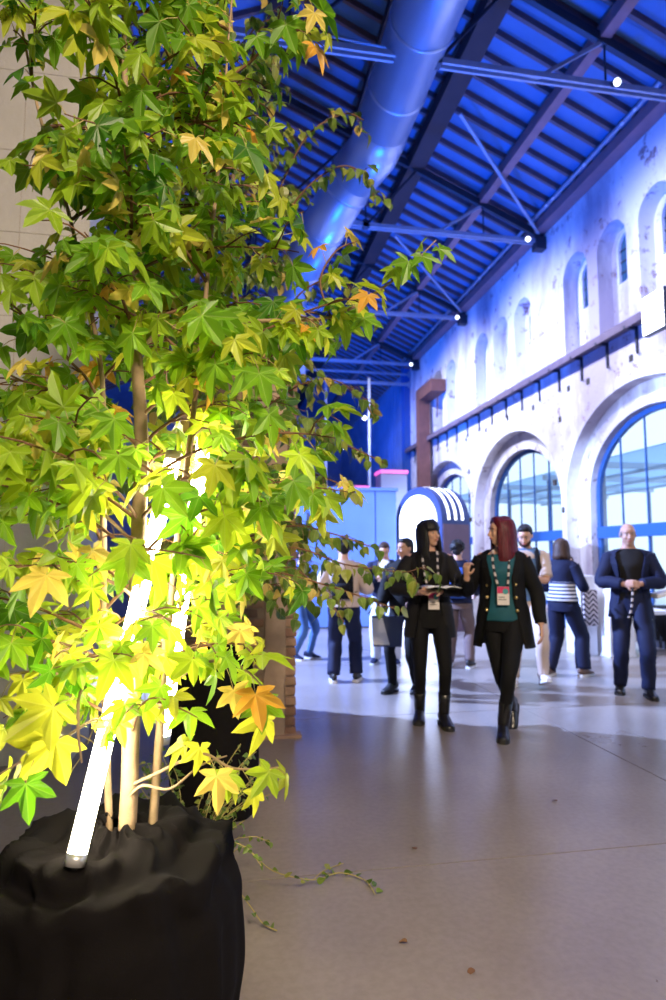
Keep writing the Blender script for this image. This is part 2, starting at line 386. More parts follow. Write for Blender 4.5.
def remesh(mb, voxel, it=2):
    """one continuous skin around all shapes of mb"""
    me = bpy.data.meshes.new('tmp'); me.from_pydata(mb.v, [], mb.f); me.update()
    o = bpy.data.objects.new('tmp', me); C.objects.link(o)
    m = o.modifiers.new('r', 'REMESH'); m.mode = 'VOXEL'; m.voxel_size = voxel
    sm = o.modifiers.new('s', 'SMOOTH'); sm.factor = 0.5; sm.iterations = it
    dg = bpy.context.evaluated_depsgraph_get()
    new = bpy.data.meshes.new_from_object(o.evaluated_get(dg))
    bpy.data.objects.remove(o); bpy.data.meshes.remove(me)
    new.polygons.foreach_set('use_smooth', [True] * len(new.polygons))
    return new

# ------------------------------------------------------------------ the hall: floor
fl = struct('floor', MB().box((-9, -8, -0.3), (10, 46, -0.012)), 'joint')
XJ = [-9, -5.25, -1.25, 2.75, 6.75, 10]; YJ = [-8, -4.98, -2.37, 0.24, 2.84, 5.45, 8.05, 10.65, 13.25, 15.85, 18.5, 24, 46]
for i in range(len(XJ) - 1):
    for j in range(len(YJ) - 1):
        g = 0.004
        MB().box((XJ[i] + g, YJ[j] + g, -0.012), (XJ[i + 1] - g, YJ[j + 1] - g, 0.0)).build('floor_slab', 'floor', fl)

# ------------------------------------------------------------------ the hall: walls with arched recesses
def arch_z(a, y):
    yc, hw, zb, zs, rise = a
    t = max(0.0, 1 - ((y - yc) / hw) ** 2); return zs + rise * math.sqrt(t)
def arched_wall(mb, x0, y0, y1, z0, z1, arches, depth, mi=0):
    ys = {y0, y1}
    for a in arches:
        for k in range(29):
            ys.add(round(a[0] - a[1] * math.cos(math.pi * k / 28), 5))
    ys = sorted(y for y in ys if y0 - 1e-6 <= y <= y1 + 1e-6)
    for ya, yb in zip(ys, ys[1:]):
        ym = (ya + yb) / 2; A = next((a for a in arches if abs(ym - a[0]) < a[1]), None)
        if A is None: mb.add([(x0, ya, z0), (x0, yb, z0), (x0, yb, z1), (x0, ya, z1)], [(0, 3, 2, 1)], mi); continue
        za, zb_ = arch_z(A, ya), arch_z(A, yb)
        mb.add([(x0, ya, za), (x0, yb, zb_), (x0, yb, z1), (x0, ya, z1)], [(0, 3, 2, 1)], mi)
        mb.add([(x0, ya, za), (x0, yb, zb_), (x0 + depth, yb, zb_), (x0 + depth, ya, za)], [(0, 1, 2, 3)], mi)
        if A[2] > z0:
            mb.add([(x0, ya, z0), (x0, yb, z0), (x0, yb, A[2]), (x0, ya, A[2])], [(0, 3, 2, 1)], mi)
            mb.add([(x0, ya, A[2]), (x0, yb, A[2]), (x0 + depth, yb, A[2]), (x0 + depth, ya, A[2])], [(0, 3, 2, 1)], mi)
    for (yc, hw, zb, zs, rise) in arches:
        for sgn in (-1, 1):
            y = yc + sgn * hw
            mb.add([(x0, y, zb), (x0 + depth, y, zb), (x0 + depth, y, zs), (x0, y, zs)], [(0, 1, 2, 3)], mi)

BAYS = [-0.05, 5.4, 10.85, 16.3, 21.75]
wr = MB()
outer = [(yc, 2.62, 0.0, 2.75, 2.15) for yc in BAYS]
arched_wall(wr, 8.0, -8, 25.9, 0.0, 5.6, outer, 0.30)
UP = [1.5, 0.1, -1.3]
upper = []
for c in (-4.3 + 4.2, 5.65, 11.4, 16.75, 22.2):
    for dy in (-1.38, 0.0, 1.38):
        if c + dy < 25: upper.append((c + dy, 0.50, 6.05, 7.95, 0.52))
arched_wall(wr, 8.0, -8, 25.9, 5.6, 10.2, upper, 0.36)
for yc in BAYS:                                                   # inner ring with the window opening
    arched_wall(wr, 8.30, yc - 2.72, yc + 2.72, 0.0, 5.2, [(yc, 2.12, 0.12, 2.75, 1.66)], 0.26)
for (yc, hw, zb, zs, rise) in upper:                              # backs of the upper recesses, each with a lower blind panel
    open_ = abs(yc - 11.4) < 2 or yc < 9
    arched_wall(wr, 8.36, yc - 0.6, yc + 0.6, 5.9, 8.7, [(yc - 0.02, 0.36, 7.25, 7.98, 0.38)] if open_ else [(yc, 0.3, 7.4, 7.9, 0.3)], 0.12 if open_ else 0.05)
    if not open_: wr.add([(8.41, yc - 0.4, 7.2), (8.41, yc + 0.4, 7.2), (8.41, yc + 0.4, 8.4), (8.41, yc - 0.4, 8.4)], [(0, 1, 2, 3)])
wall_right = struct('wall_right', wr, 'plaster')
# dark plates painted as the shade inside putlog holes
for (y, z) in ((10.9, 5.35), (12.4, 5.3), (13.2, 5.35), (14.9, 5.3), (16.4, 5.35), (17.9, 5.3), (19.5, 5.3), (13.62, 4.7), (14.0, 3.2), (13.6, 2.5), (19.3, 4.2), (19.3, 3.4), (19.35, 2.6)):
    MB().box((7.99, y - 0.06, z - 0.07), (8.06, y + 0.06, z + 0.07)).build('putlog_shade', 'joint', wall_right)
# far continuation of the long wall, clad in corrugated sheet, and the closing walls
cl = MB()
for k in range(64):
    y = 26.1 + k * 0.25
    cl.box((8.0 + (0.0 if k % 2 else 0.08), y, 0), (8.4, y + 0.25, 9.7))
struct('wall_far_right', cl, 'far_cladding')
struct('wall_far', MB().box((-9, 42, 0), (9.5, 42.3, 14)), 'far_cladding')
struct('wall_left', MB().box((-7.0, -8, 0), (-6.6, 42, 10.4)), 'plaster')
struct('wall_back', MB().box((-9, -8.3, 0), (9.5, -8.0, 14)), 'grey_plaster')
struct('trim_1', MB().box((7.72, 25.75, 0), (8.05, 26.15, 9.8)), 'frame_blue')

# windows of the long wall
def arch_frame(mb, x, yc, hw, zb, zs, rise, wd, dp):
    """arched frame band of width wd in the plane x"""
    def curve(h, r, drop=0):
        pts = [(yc + h, zb + drop)]
        for k in range(25):
            th = math.pi * k / 24; pts.append((yc + h * math.cos(th), zs + r * math.sin(th)))
        pts.append((yc - h, zb + drop)); return pts
    o = curve(hw, rise); i = curve(hw - wd, rise - wd, 0)
    n = len(o); vs_ = [(x, y, z) for y, z in o] + [(x, y, z) for y, z in i] + [(x + dp, y, z) for y, z in o] + [(x + dp, y, z) for y, z in i]
    fs_ = []
    for k in range(n - 1):
        fs_ += [(k, k + 1, n + k + 1, n + k), (n + k, n + k + 1, 3 * n + k + 1, 3 * n + k), (k, 2 * n + k, 2 * n + k + 1, k + 1)]
    mb.add(vs_, fs_)
def pane_strip(mb, x, a, y0, y1, z0, z1=None, n=8, th=0.006):
    f_, b_ = [], []
    ys = [y0 + (y1 - y0) * k / n for k in range(n + 1)]
    low = [(y, z0) for y in ys]; top = [(y, z1 if z1 is not None else arch_z(a, y)) for y in ys]
    vs_ = [(x, y, z) for y, z in low] + [(x, y, z) for y, z in top]
    mb.add(vs_, [(k, n + 1 + k, n + 2 + k, k + 1) for k in range(n)])
for wi, yc in enumerate(BAYS):
    wn = thing('window_%d' % (wi + 1), '', 'window'); del wn['label'], wn['category']; wn['kind'] = 'structure'
    x = 8.50; a = (yc, 2.06, 0.14, 2.75, 1.60)
    fm = MB(); arch_frame(fm, x - 0.04, yc, 2.14, 0.12, 2.75, 1.68, 0.13, 0.09); fm.build('frame', 'frame_blue', wn)
    MB().box((x - 0.07, yc - 2.1, 1.80), (x + 0.06, yc + 2.1, 2.06)).build('transom', 'frame_blue', wn)
    MB().box((x - 0.06, yc - 2.1, 0.12), (x + 0.06, yc + 2.1, 0.24)).build('sill_rail', 'frame_blue', wn)
    ysp = [yc - 2.02 + 4.04 * k / 5 for k in range(6)]
    for k in range(5):
        p = MB(); pane_strip(p, x, a, ysp[k], ysp[k + 1], 2.06); p.build('pane', 'glass', wn)
        p = MB(); pane_strip(p, x, a, ysp[k], ysp[k + 1], 0.24, 1.80, 1); p.build('pane', 'glass', wn)
    for y in ysp[1:5]:
        MB().box((x - 0.025, y - 0.008, 2.06), (x + 0.02, y + 0.008, arch_z(a, y))).build('mullion', 'frame_blue', wn)
        MB().box((x - 0.025, y - 0.02, 0.24), (x + 0.02, y + 0.02, 1.80)).build('mullion', 'frame_blue', wn)
k_ = len(BAYS)
for (yc, hw, zb, zs, rise) in upper:
    if not (abs(yc - 11.4) < 2 or yc < 9): continue
    k_ += 1
    wn = thing('window_%d' % k_, '', 'window'); del wn['label'], wn['category']; wn['kind'] = 'structure'
    x = 8.44; y = yc - 0.02; a = (y, 0.33, 7.25, 7.98, 0.35)
    fm = MB(); arch_frame(fm, x - 0.07, y, 0.37, 7.25, 7.98, 0.39, 0.055, 0.08); fm.build('frame', 'frame_white', wn)
    for s0, s1 in ((-0.33, 0.0), (0.0, 0.33)):
        p = MB(); pane_strip(p, x, a, y + s0, y + s1, 7.25); p.build('pane', 'dark_glass', wn)
    MB().box((x - 0.02, y - 0.012, 7.25), (x + 0.01, y + 0.012, 8.32)).build('mullion', 'dark_steel', wn)
    for z in (7.5, 7.75, 8.0): MB().box((x - 0.02, y - 0.33, z - 0.01), (x + 0.01, y + 0.33, z + 0.01)).build('glazing_bar', 'dark_steel', wn)

# timber ledge on brackets
lg = struct('trim_2', MB().box((7.74, -8, 5.92), (8.02, 25.7, 5.98)), 'ledge_timber')
MB().box((7.71, -8, 5.86), (7.76, 25.7, 6.02)).build('ledge_fascia', 'ledge_timber', lg)
y = 3.0
while y < 25.5:
    b_ = MB().bar((8.0, y, 5.88), (7.70, y, 5.88), 0.05, 0.06).bar((7.98, y, 5.9), (7.98, y, 5.42), 0.05, 0.05).bar((7.98, y, 5.44), (7.93, y - .06, 5.36), 0.04, 0.04)
    b_.build('bracket', 'dark_steel', lg); y += 0.96
# eaves beam
ev = struct('trim_3', MB().box((7.70, -8, 9.62), (8.05, 25.9, 9.86)), 'purlin')
MB().tube([(7.62, -8, 9.90), (7.62, 25.8, 9.90)], 0.05, 8).build('gutter', 'truss_steel', ev, True)
for y in (9.9, 10.3, 11.6, 12.9, 13.2, 16.5, 17.2, 21.5):
    MB().ell((7.58, y, 9.86), (0.035, 0.05, 0.035), 8, 6).build('gutter_clip', 'frame_white', ev, True)

# added canopy outside the arched windows, standing in for trusses reflected in the glass
m_ = bpy.data.materials.new('polycarbonate'); m_.use_nodes = True; N_ = m_.node_tree.nodes; N_.remove(N_['Principled BSDF'])
tl_ = N_.new('ShaderNodeBsdfTranslucent'); tl_.inputs['Color'].default_value = (0.66, 0.80, 0.98, 1); m_.node_tree.links.new(tl_.outputs[0], N_['Material Output'].inputs['Surface']); MATS['polycarbonate'] = m_
cn = thing('reflection_canopy', 'pale canopy added outside the arched windows to mimic reflected roof trusses', 'canopy', (12.5, 15, 0))
for k in range(8): MB().box((-2.6, -11 + k * 2.8, 3.95), (3.4, -11 + k * 2.8 + 2.7, 3.98)).build('roof_sheet', 'polycarbonate', cn)
for k in range(9):
    yy = -11 + k * 2.8 - .05
    MB().box((-2.6, yy - .05, 3.78), (3.4, yy + .05, 3.94)).build('beam', 'frame_white', cn)
    for x in (-2.4, 3.2): MB().box((x - .05, yy - .05, -.3), (x + .05, yy + .05, 3.78)).build('post', 'truss_steel', cn)
for x in (-1.2, .4, 2.0): MB().box((x - .06, -11, 3.70), (x + .06, 11.5, 3.78)).build('long_beam', 'frame_white', cn)
struct('courtyard_ground', MB().box((8.6, -10, -.5), (40, 46, -.3)), 'white_laminate')

# ------------------------------------------------------------------ roof
RX = 0.9; SL = 0.45; Z0 = 9.95
def rz(x): return Z0 + SL * (8 - x) if x >= RX else Z0 + SL * (8 - RX) - SL * (RX - x)
XL = -7.0
rf = MB()
rf.add([(8.3, -8.3, rz(8.3)), (RX, -8.3, rz(RX)), (RX, 42.3, rz(RX)), (8.3, 42.3, rz(8.3)), (8.3, -8.3, rz(8.3) + .2), (RX, -8.3, rz(RX) + .2), (RX, 42.3, rz(RX) + .2), (8.3, 42.3, rz(8.3) + .2)],
       [(0, 1, 2, 3), (7, 6, 5, 4), (0, 4, 5, 1), (1, 5, 6, 2), (2, 6, 7, 3), (3, 7, 4, 0)])
rf.add([(XL, -8.3, rz(XL)), (RX, -8.3, rz(RX)), (RX, 42.3, rz(RX)), (XL, 42.3, rz(XL)), (XL, -8.3, rz(XL) + .2), (RX, -8.3, rz(RX) + .2), (RX, 42.3, rz(RX) + .2), (XL, 42.3, rz(XL) + .2)],
       [(0, 1, 2, 3), (7, 6, 5, 4), (0, 4, 5, 1), (1, 5, 6, 2), (2, 6, 7, 3), (3, 7, 4, 0)])
ceiling = struct('ceiling', rf, 'roof_deck')
rm = MB().bar((8.1, 0, rz(8.1) - 0.065), (RX, 0, rz(RX) - 0.065), 0.075, 0.13).mesh('rafter', 'rafter')
rm2 = MB().bar((XL, 0, rz(XL) - 0.065), (RX, 0, rz(RX) - 0.065), 0.075, 0.13).mesh('rafter', 'rafter')
y = 4.0
while y < 33:
    link('rafter', rm, ceiling).location = (0, y, 0)
    link('rafter', rm2, ceiling).location = (0, y, 0)
    y += 0.515
for x, wd, ht, m_ in ((6.35, 0.2, 0.24, 'purlin'), (4.6, 0.42, 0.30, 'dark_timber'), (3.05, 0.2, 0.22, 'dark_timber'), (RX, 0.2, 0.28, 'dark_timber'), (-2.0, 0.2, 0.24, 'purlin'), (-4.6, 0.2, 0.24, 'purlin')):
    z = rz(x) - 0.13 - ht / 2 - 0.03
    MB().box((x - wd / 2, -8, z - ht / 2), (x + wd / 2, 41.9, z + ht / 2)).build('purlin', m_, ceiling)
TR = [(3.9, 'fifth steel roof truss'), (9.0, 'nearest steel roof truss'), (14.1, 'second steel roof truss'), (19.3, 'third steel roof truss'), (24.5, 'farthest steel roof truss')]
TL = {3.9: 'steel roof truss overhead above the nearest bay, out of the picture top', 9.0: 'pale steel roof truss nearest in view, its tie crossing the silver duct',
      14.1: 'second steel roof truss, landing above the first small arched windows', 19.3: 'third steel roof truss, its tie ending in a white glow below the eaves',
      24.5: 'farthest steel roof truss beside the blue corner column'}
for Y, _ in TR:
    if Y < 5: continue
    t = thing('roof_truss', TL[Y], 'truss', (0, Y, 9.4), 0, 'steel roof trusses')
    def tp(name, mb, m_='truss_steel'):
        mb.xf(Matrix.Translation((0, -Y, -9.4))); return mb.build(name, m_, t)
    zt = 9.42
    for dy in (-0.06, 0.06):
        tp('tie', MB().box((-6.6, Y + dy - 0.02, zt - 0.05), (8.0, Y + dy + 0.02, zt + 0.05)))
    off = -0.50
    tp('top_chord', MB().bar((7.95, Y, rz(7.95) + off + 0.1), (RX, Y, rz(RX) + off), 0.10, 0.16), 'dark_steel')
    tp('top_chord', MB().bar((-6.6, Y, rz(-6.6) + off + 0.1), (RX, Y, rz(RX) + off), 0.10, 0.16), 'dark_steel')
    tp('strut', MB().bar((5.1, Y, zt), (6.35, Y, rz(6.35) - 0.42), 0.05, 0.06), 'truss_steel')
    tp('hanger_rod', MB().tube([(6.35, Y, zt), (6.35, Y, rz(6.35) - 0.42)], 0.018, 8), 'dark_steel')
    tp('hanger_rod', MB().tube([(3.3, Y, zt), (3.3, Y, rz(3.3) - 0.5)], 0.022, 8), 'dark_steel')
    tp('strut', MB().bar((3.3, Y, zt), (4.6, Y, rz(4.6) - 0.5), 0.05, 0.05), 'dark_steel')
    tp('hanger_rod', MB().tube([(RX, Y, zt), (RX, Y, rz(RX) - 0.5)], 0.022, 8), 'dark_steel')
    tp('strut', MB().bar((RX, Y, zt), (3.05, Y, rz(3.05) - 0.5), 0.05, 0.05), 'dark_steel')
    tp('counter_tie', MB().tube([(5.1, Y + 0.02, zt), (0.9, Y + 0.02, zt + 0.25)], 0.018, 8), 'truss_steel')
    tp('gusset', MB().box((3.22, Y - 0.08, zt - 0.06), (3.38, Y + 0.08, zt + 0.12)), 'dark_steel')
    tp('shoe', MB().box((7.72, Y - 0.12, zt - 0.22), (8.0, Y + 0.12, zt + 0.10)), 'dark_steel')
    # small floodlight clipped on the tie near the wall
    fx = 6.42 if Y == 9.0 else (7.6 if Y > 15 else 7.45)
    f = thing('tie_floodlight', {9.0: 'small lit floodlight hanging on the nearest truss tie', 14.1: 'small lit floodlight at the wall end of the second truss', 19.3: 'bright white floodlight at the wall end of the third truss', 24.5: 'small lit floodlight on the farthest truss tie'}[Y], 'lamp', (fx, Y - 0.1, zt - 0.02), 0, 'floodlights on the trusses')
    MB().tube([(0, 0, 0), (0, -0.10, -0.04)], [0.05, 0.07], 12).build('housing', 'dark_steel', f, True)
    MB().tube([(0, -0.101, -0.04), (0, -0.112, -0.045)], 0.062, 12).build('lens', 'lamp_white', f, True)
    MB().bar((0, 0, 0), (0, 0.05, 0.06), 0.03, 0.02).build('clamp', 'dark_steel', f)
for (p, q, lb) in (((4.87, 11.85, rz(4.87) - 0.5), (7.8, 14.0, 9.6), 'thin steel wind brace running from roof to second truss foot'), ((4.87, 17.0, rz(4.87) - 0.5), (7.8, 19.2, 9.6), 'thin steel wind brace running from roof to third truss foot')):
    o = MB().bar(p, q, 0.07, 0.05).build('wind_brace', 'truss_steel'); tag(o, lb, 'brace', 'roof wind braces')

# big round ventilation duct with an elbow
du = thing('ventilation_duct', 'large round silver ventilation duct under the roof with an elbow', 'duct', (2.95, 5, 9.7))
def dp(name, mb, m_='duct', smooth=True): mb.xf(Matrix.Translation((-2.95, -5, -9.7))); return mb.build(name, m_, du, smooth)
A_, B_, C_, D_ = Vector((2.95, 3.0, 9.75)), Vector((2.95, 11.0, 9.75)), Vector((2.62, 12.3, 9.50)), Vector((1.55, 15.6, 8.35))
dp('straight_section', MB().tube([A_, B_], 0.52, 40))
dp('elbow', MB().tube([B_, B_ + (C_ - B_) * 0.45 + Vector((0.1, 0.05, 0)), C_], 0.53, 40))
dp('side_section', MB().tube([C_, D_], 0.52, 40))
for yy in (4.4, 5.8, 7.2, 8.6, 10.0, 11.25): dp('seam_ring', MB().tube([(2.95, yy, 9.75), (2.95, yy + 0.05, 9.75)], 0.545, 40))
for k in (0.08, 0.4, 0.75): dp('seam_ring', MB().tube([C_ + (D_ - C_) * k, C_ + (D_ - C_) * (k + 0.02)], 0.545, 40))
for yy in (6.0, 9.6): dp('hanger', MB().bar((2.95, yy, 10.27), (2.95, yy, rz(2.95) - 0.2), 0.03, 0.03), 'dark_steel', False)
dp('drop_section', MB().tube([D_ + Vector((.02, -.15, .25)), D_ + Vector((0, .2, -.5)), D_ + Vector((0, .2, -2.2))], 0.50, 32))

# rusty pipe on the far wall
rp = thing('rusty_pipe', 'rust-brown square pipe bending out of the far white wall', 'pipe', (7.65, 22.9, 0))
def rpart(n, mb): mb.xf(Matrix.Translation((-7.65, -22.9, 0))); return mb.build(n, 'rust_pipe', rp)
rpart('downpipe', MB().box((7.40, 22.75, 3.0), (7.85, 23.1, 7.85)))
rpart('head_section', MB().box((7.42, 21.3, 7.45), (7.98, 23.12, 7.90)))
rpart('stay', MB().bar((7.75, 21.5, 7.45), (7.98, 22.3, 6.7), 0.05, 0.05))

# blue poles and rails in the dark far bay
for (x, y, z1, lb, arms) in ((3.62, 22.0, 8.0, 'thin blue steel pole in the dark far bay, left one', ((4.25, 5.78), (4.25, 5.35), (3.35, 4.9))), (5.25, 22.0, 8.0, 'thin blue steel pole in the dark far bay, right one', ((5.05, 6.45),))):
    t = thing('steel_pole', lb, 'pole', (x, y, 0), 0, 'poles of the far bay')
    MB().tube([(0, 0, 0), (0, 0, z1)], 0.05, 10).build('shaft', 'truss_steel', t, True); MB().box((-.2, -.2, 0), (.2, .2, .03)).build('foot_plate', 'truss_steel', t)
    for (ax, az_) in arms: MB().bar((0, 0, az_), (ax - x, 0, az_), .04, .04).build('arm', 'truss_steel', t)
for (x, z, lb) in ((5.05, 6.45, 'highest small white spotlight in the dark far bay'), (4.25, 5.78, 'upper lamp of the pair of spotlights in the dark far bay'), (4.25, 5.35, 'lower lamp of the pair of spotlights in the dark far bay'), (3.35, 4.9, 'lowest small white spotlight in the dark far bay')):
    f = thing('far_spotlight', lb, 'lamp', (x, 21.9, z), 0, 'spotlights of the far bay')
    MB().tube([(0, 0.12, 0), (0, 0, 0)], [0.06, 0.09], 12).build('housing', 'dark_steel', f, True)
    MB().tube([(0, -0.005, 0), (0, -0.02, 0)], 0.08, 12).build('lens', 'lamp_white', f, True)
for z, d_, lb in ((8.9, .12, 'blue lit horizontal rail below the farthest truss'), (9.35, .08, 'thinner upper rail closest to the farthest truss')):
    t = thing('cross_rail', lb, 'rail', (0, 25.7, z)); MB().bar((-6.6, 0, 0), (8.0, 0, 0), d_, d_).build('rail_bar', 'truss_steel', t)
    MB().box((7.9, -.1, -.12), (8.0, .1, .12)).build('wall_plate', 'truss_steel', t)
# ------------------------------------------------------------------ partition, stage blocks, pod
pt = thing('partition_wall', 'long blue partition closing the hall behind the visitors', 'partition', (2.0, 12.0, 0))
xs = [-1.6, 0.1, 1.62, 2.98, 3.42]
for k in range(4):
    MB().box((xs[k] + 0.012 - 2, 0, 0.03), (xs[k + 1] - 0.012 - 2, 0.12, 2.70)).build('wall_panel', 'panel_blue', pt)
MB().box((-3.6, 0.01, 0), (1.42, 0.11, 0.03)).build('plinth', 'dark_steel', pt)
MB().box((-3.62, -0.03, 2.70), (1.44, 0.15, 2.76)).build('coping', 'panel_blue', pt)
for z in (0.5, 1.3, 2.1): MB().tube([(-0.385, -0.015, z), (-0.385, -0.015, z + 0.14)], 0.022, 8).build('hinge', 'dark_steel', pt, True)
for k, (x, lb) in enumerate(((3.0, 'grey stage block with pink glowing cap behind the partition, left one'), (3.75, 'grey stage block with pink glowing cap just left of the arched booth'))):
    b_ = thing('stage_block', lb, 'block', (x, 14.2 - k * 0.6, 0), 0, 'stage blocks')
    MB().box((-0.3, -0.25, 0), (0.3, 0.25, 2.95 + 0.3 * k)).build('body', 'panel_grey', b_)
    MB().box((-0.32, -0.28, 2.95 + 0.3 * k), (0.32, 0.28, 3.02 + 0.3 * k)).build('lit_cap', 'lamp_pink', b_)

pod = thing('arch_pod', 'arched booth with glowing white front and light stripes over its roof', 'booth', (4.0, 11.7, 0), R_(24))
def arch_ring(mb, x0, x1, hw, zs, r, n=20, solid=True):
    prof = [(-hw, 0.0), (-hw, zs)] + [(-hw * math.cos(math.pi * k / n), zs + r * math.sin(math.pi * k / n)) for k in range(1, n)] + [(hw, zs), (hw, 0.0)]
    m = len(prof); vs_ = [(x0, y, z) for y, z in prof] + [(x1, y, z) for y, z in prof]
    fs_ = [(k, k + 1, m + k + 1, m + k) for k in range(m - 1)]
    if solid: fs_ += [tuple(range(m))[::-1], tuple(range(m, 2 * m))]
    mb.add(vs_, fs_)
m_ = MB(); arch_ring(m_, -0.30, 0.42, 0.66, 2.08, 0.66); m_.build('shell', 'pod_shell', pod)
m_ = MB(); arch_ring(m_, -0.325, -0.29, 0.53, 2.05, 0.53); m_.build('glowing_front', 'led_cool', pod)
for x in (-0.16, 0.02, 0.20):
    m_ = MB(); n = 20
    pr = [(-0.67 * math.cos(math.pi * k / n), 2.08 + 0.67 * math.sin(math.pi * k / n)) for k in range(0, n + 1)]
    vs_ = [(x, y, z) for y, z in pr] + [(x + 0.06, y, z) for y, z in pr]
    m_.add(vs_, [(k, k + 1, n + 2 + k, n + 1 + k) for k in range(n)]); m_.build('light_stripe', 'led_cool', pod)
MB().box((-0.28, -0.675, 0.0), (0.40, -0.655, 2.0)).build('side_panel', 'pod_side', pod)

# floodlight box on the ledge at the picture's right edge
fb = thing('flood_panel', 'white glowing floodlight box on the wall ledge at the right edge', 'lamp', (7.55, 9.65, 5.7))
MB().box((-0.12, -0.45, -0.36), (0.0, 0.13, 0.36)).build('housing', 'dark_steel', fb)
MB().box((-0.135, -0.43, -0.34), (-0.12, 0.11, 0.34)).build('diffuser', 'lamp_white', fb)
MB().bar((0, -0.15, 0.2), (0.1, -0.15, 0.26), 0.04, 0.04).build('arm', 'dark_steel', fb)

# ------------------------------------------------------------------ brick pillar and plaster pier
pl_ = thing('brick_pillar', 'weathered brick pillar with a rendered strip behind the trees', 'pillar', (0.11, 5.45, 0))
PX0, PX1, PY0, PY1, PH = -0.35, 0.57, 4.97, 5.90, 3.35
O_ = Matrix.Translation((-0.11, -5.45, 0))
MB().box((PX0 + 0.012, PY0 + 0.012, 0), (PX1 - 0.012, PY1 - 0.012, PH - 0.02)).xf(O_).build('mortar_core', 'mortar', pl_)
rb = random.Random(3); shapes = {}
def brick(cx, cy, cz, lx, ly, lz):
    key = (round(lx, 2), round(ly, 2), rb.randrange(3))
    if key not in shapes:
        m_ = MB(); bm = bmesh.new(); bmesh.ops.create_cube(bm, size=1.0)
        for v in bm.verts: v.co = Vector((v.co.x * key[0], v.co.y * key[1], v.co.z * 0.064)) + Vector((rb.uniform(-.004, .004), rb.uniform(-.004, .004), rb.uniform(-.003, .003)))
        bmesh.ops.bevel(bm, geom=bm.edges[:], offset=0.006, segments=1, affect='EDGES')
        me = bpy.data.meshes.new('brick'); bm.to_mesh(me); bm.free(); me.materials.append(MATS[('brick_a', 'brick_b', 'brick_c')[key[2]]]); shapes[key] = me
    o = link('brick', shapes[key], pl_); o.location = (cx - 0.11 + rb.uniform(-.003, .003), cy - 5.45 + rb.uniform(-.006, .004), cz); o.rotation_euler = (0, rb.uniform(-.015, .015), 0)
nc = int(PH / 0.076)
for c in range(nc):
    z = 0.038 + c * 0.076
    segs = [(-0.35, -0.10), (-0.10, 0.15), (0.15, 0.33)] if c % 2 else [(-0.35, -0.22), (-0.22, 0.03), (0.03, 0.28), (0.28, 0.33)]
    for a, b in segs:
        if b - a > 0.06: brick((a + b) / 2, PY0 + 0.06, z, b - a - 0.011, 0.13, 0.064)
    brick(0.535, PY0 + (0.10 if c % 2 else 0.06), z, 0.085, 0.22 if c % 2 else 0.13, 0.064)
    if c % 2 == 0:
        for a in (5.13, 5.40, 5.66): brick(0.535, a + 0.12, z, 0.085, 0.24, 0.064)
st = MB(); n = 40
for k in range(n + 1):
    z = PH * k / n
    for x in (0.335, 0.375, 0.42, 0.46, 0.495):
        e = noise.noise((x * 9, z * 3.1, 2.0)) * 0.018
        st.v.append((x + noise.noise((x, z * 4, 7.0)) * 0.018 - 0.11, PY0 - 0.035 - e - (0.0 if x in (0.335, 0.495) else 0.012) - 5.45, z))
for k in range(n):
    for j in range(4): st.f.append((k * 5 + j, k * 5 + j + 1, k * 5 + 6 + j, k * 5 + 5 + j)); st.mi.append(0)
st.box((0.335 - 0.11, PY0 - 0.03 - 5.45, 0), (0.495 - 0.11, PY0 + 0.03 - 5.45, PH)); st.build('rendered_strip', 'render_strip', pl_, True)
MB().box((0.22, 4.9, 0.0), (0.62, 5.02, 0.022)).xf(O_).build('floor_mortar', 'brick_b', pl_)

pr_ = thing('plaster_pier', 'broad grey plastered pier behind the tree at the left edge', 'pier', (-2.2, 4.9, 0))
for j in range(12):
    z0 = j * 0.62
    for k in range(5):
        x0 = -1.2 + k * 0.48
        MB().box((x0 + 0.002, -0.3, z0 + 0.002), (x0 + 0.478, 0.3, z0 + 0.618)).build('plaster_panel', 'grey_plaster', pr_)
MB().box((-1.19, -0.295, 0), (1.19, 0.295, 7.44)).build('core', 'mortar', pr_)

# ------------------------------------------------------------------ people
def ik(a, b, l1, l2, pole):
    a = Vector(a); b = Vector(b); d = b - a; L_ = d.length; dr = d / max(L_, 1e-6); L_ = min(L_, (l1 + l2) * 0.998)
    ca = max(-1, min(1, (l1 * l1 + L_ * L_ - l2 * l2) / (2 * l1 * L_))); an = math.acos(ca)
    pole = Vector(pole); pe = pole - dr * pole.dot(dr); pe.normalize()
    return a + dr * l1 * ca + pe * l1 * math.sin(an), a + dr * L_

TORSO = {'f': [(0, .005, .82, .10, .08), (0, .008, .86, .165, .108), (0, .006, .94, .165, .108), (0, 0, 1.02, .135, .09), (0, -.002, 1.09, .122, .084), (0, -.008, 1.19, .135, .096),
               (0, -.014, 1.27, .148, .110), (0, -.004, 1.34, .158, .092), (0, .004, 1.40, .150, .072), (0, .012, 1.435, .095, .058), (0, .014, 1.465, .054, .052), (0, .006, 1.53, .048, .050)],
         'm': [(0, .005, .82, .10, .08), (0, .008, .86, .158, .108), (0, .004, .94, .155, .106), (0, -.002, 1.03, .148, .102), (0, -.004, 1.10, .150, .104), (0, -.006, 1.20, .165, .112),
               (0, -.008, 1.28, .178, .115), (0, -.002, 1.35, .190, .098), (0, .006, 1.405, .178, .078), (0, .012, 1.44, .105, .064), (0, .014, 1.47, .064, .060), (0, .006, 1.53, .058, .058)]}

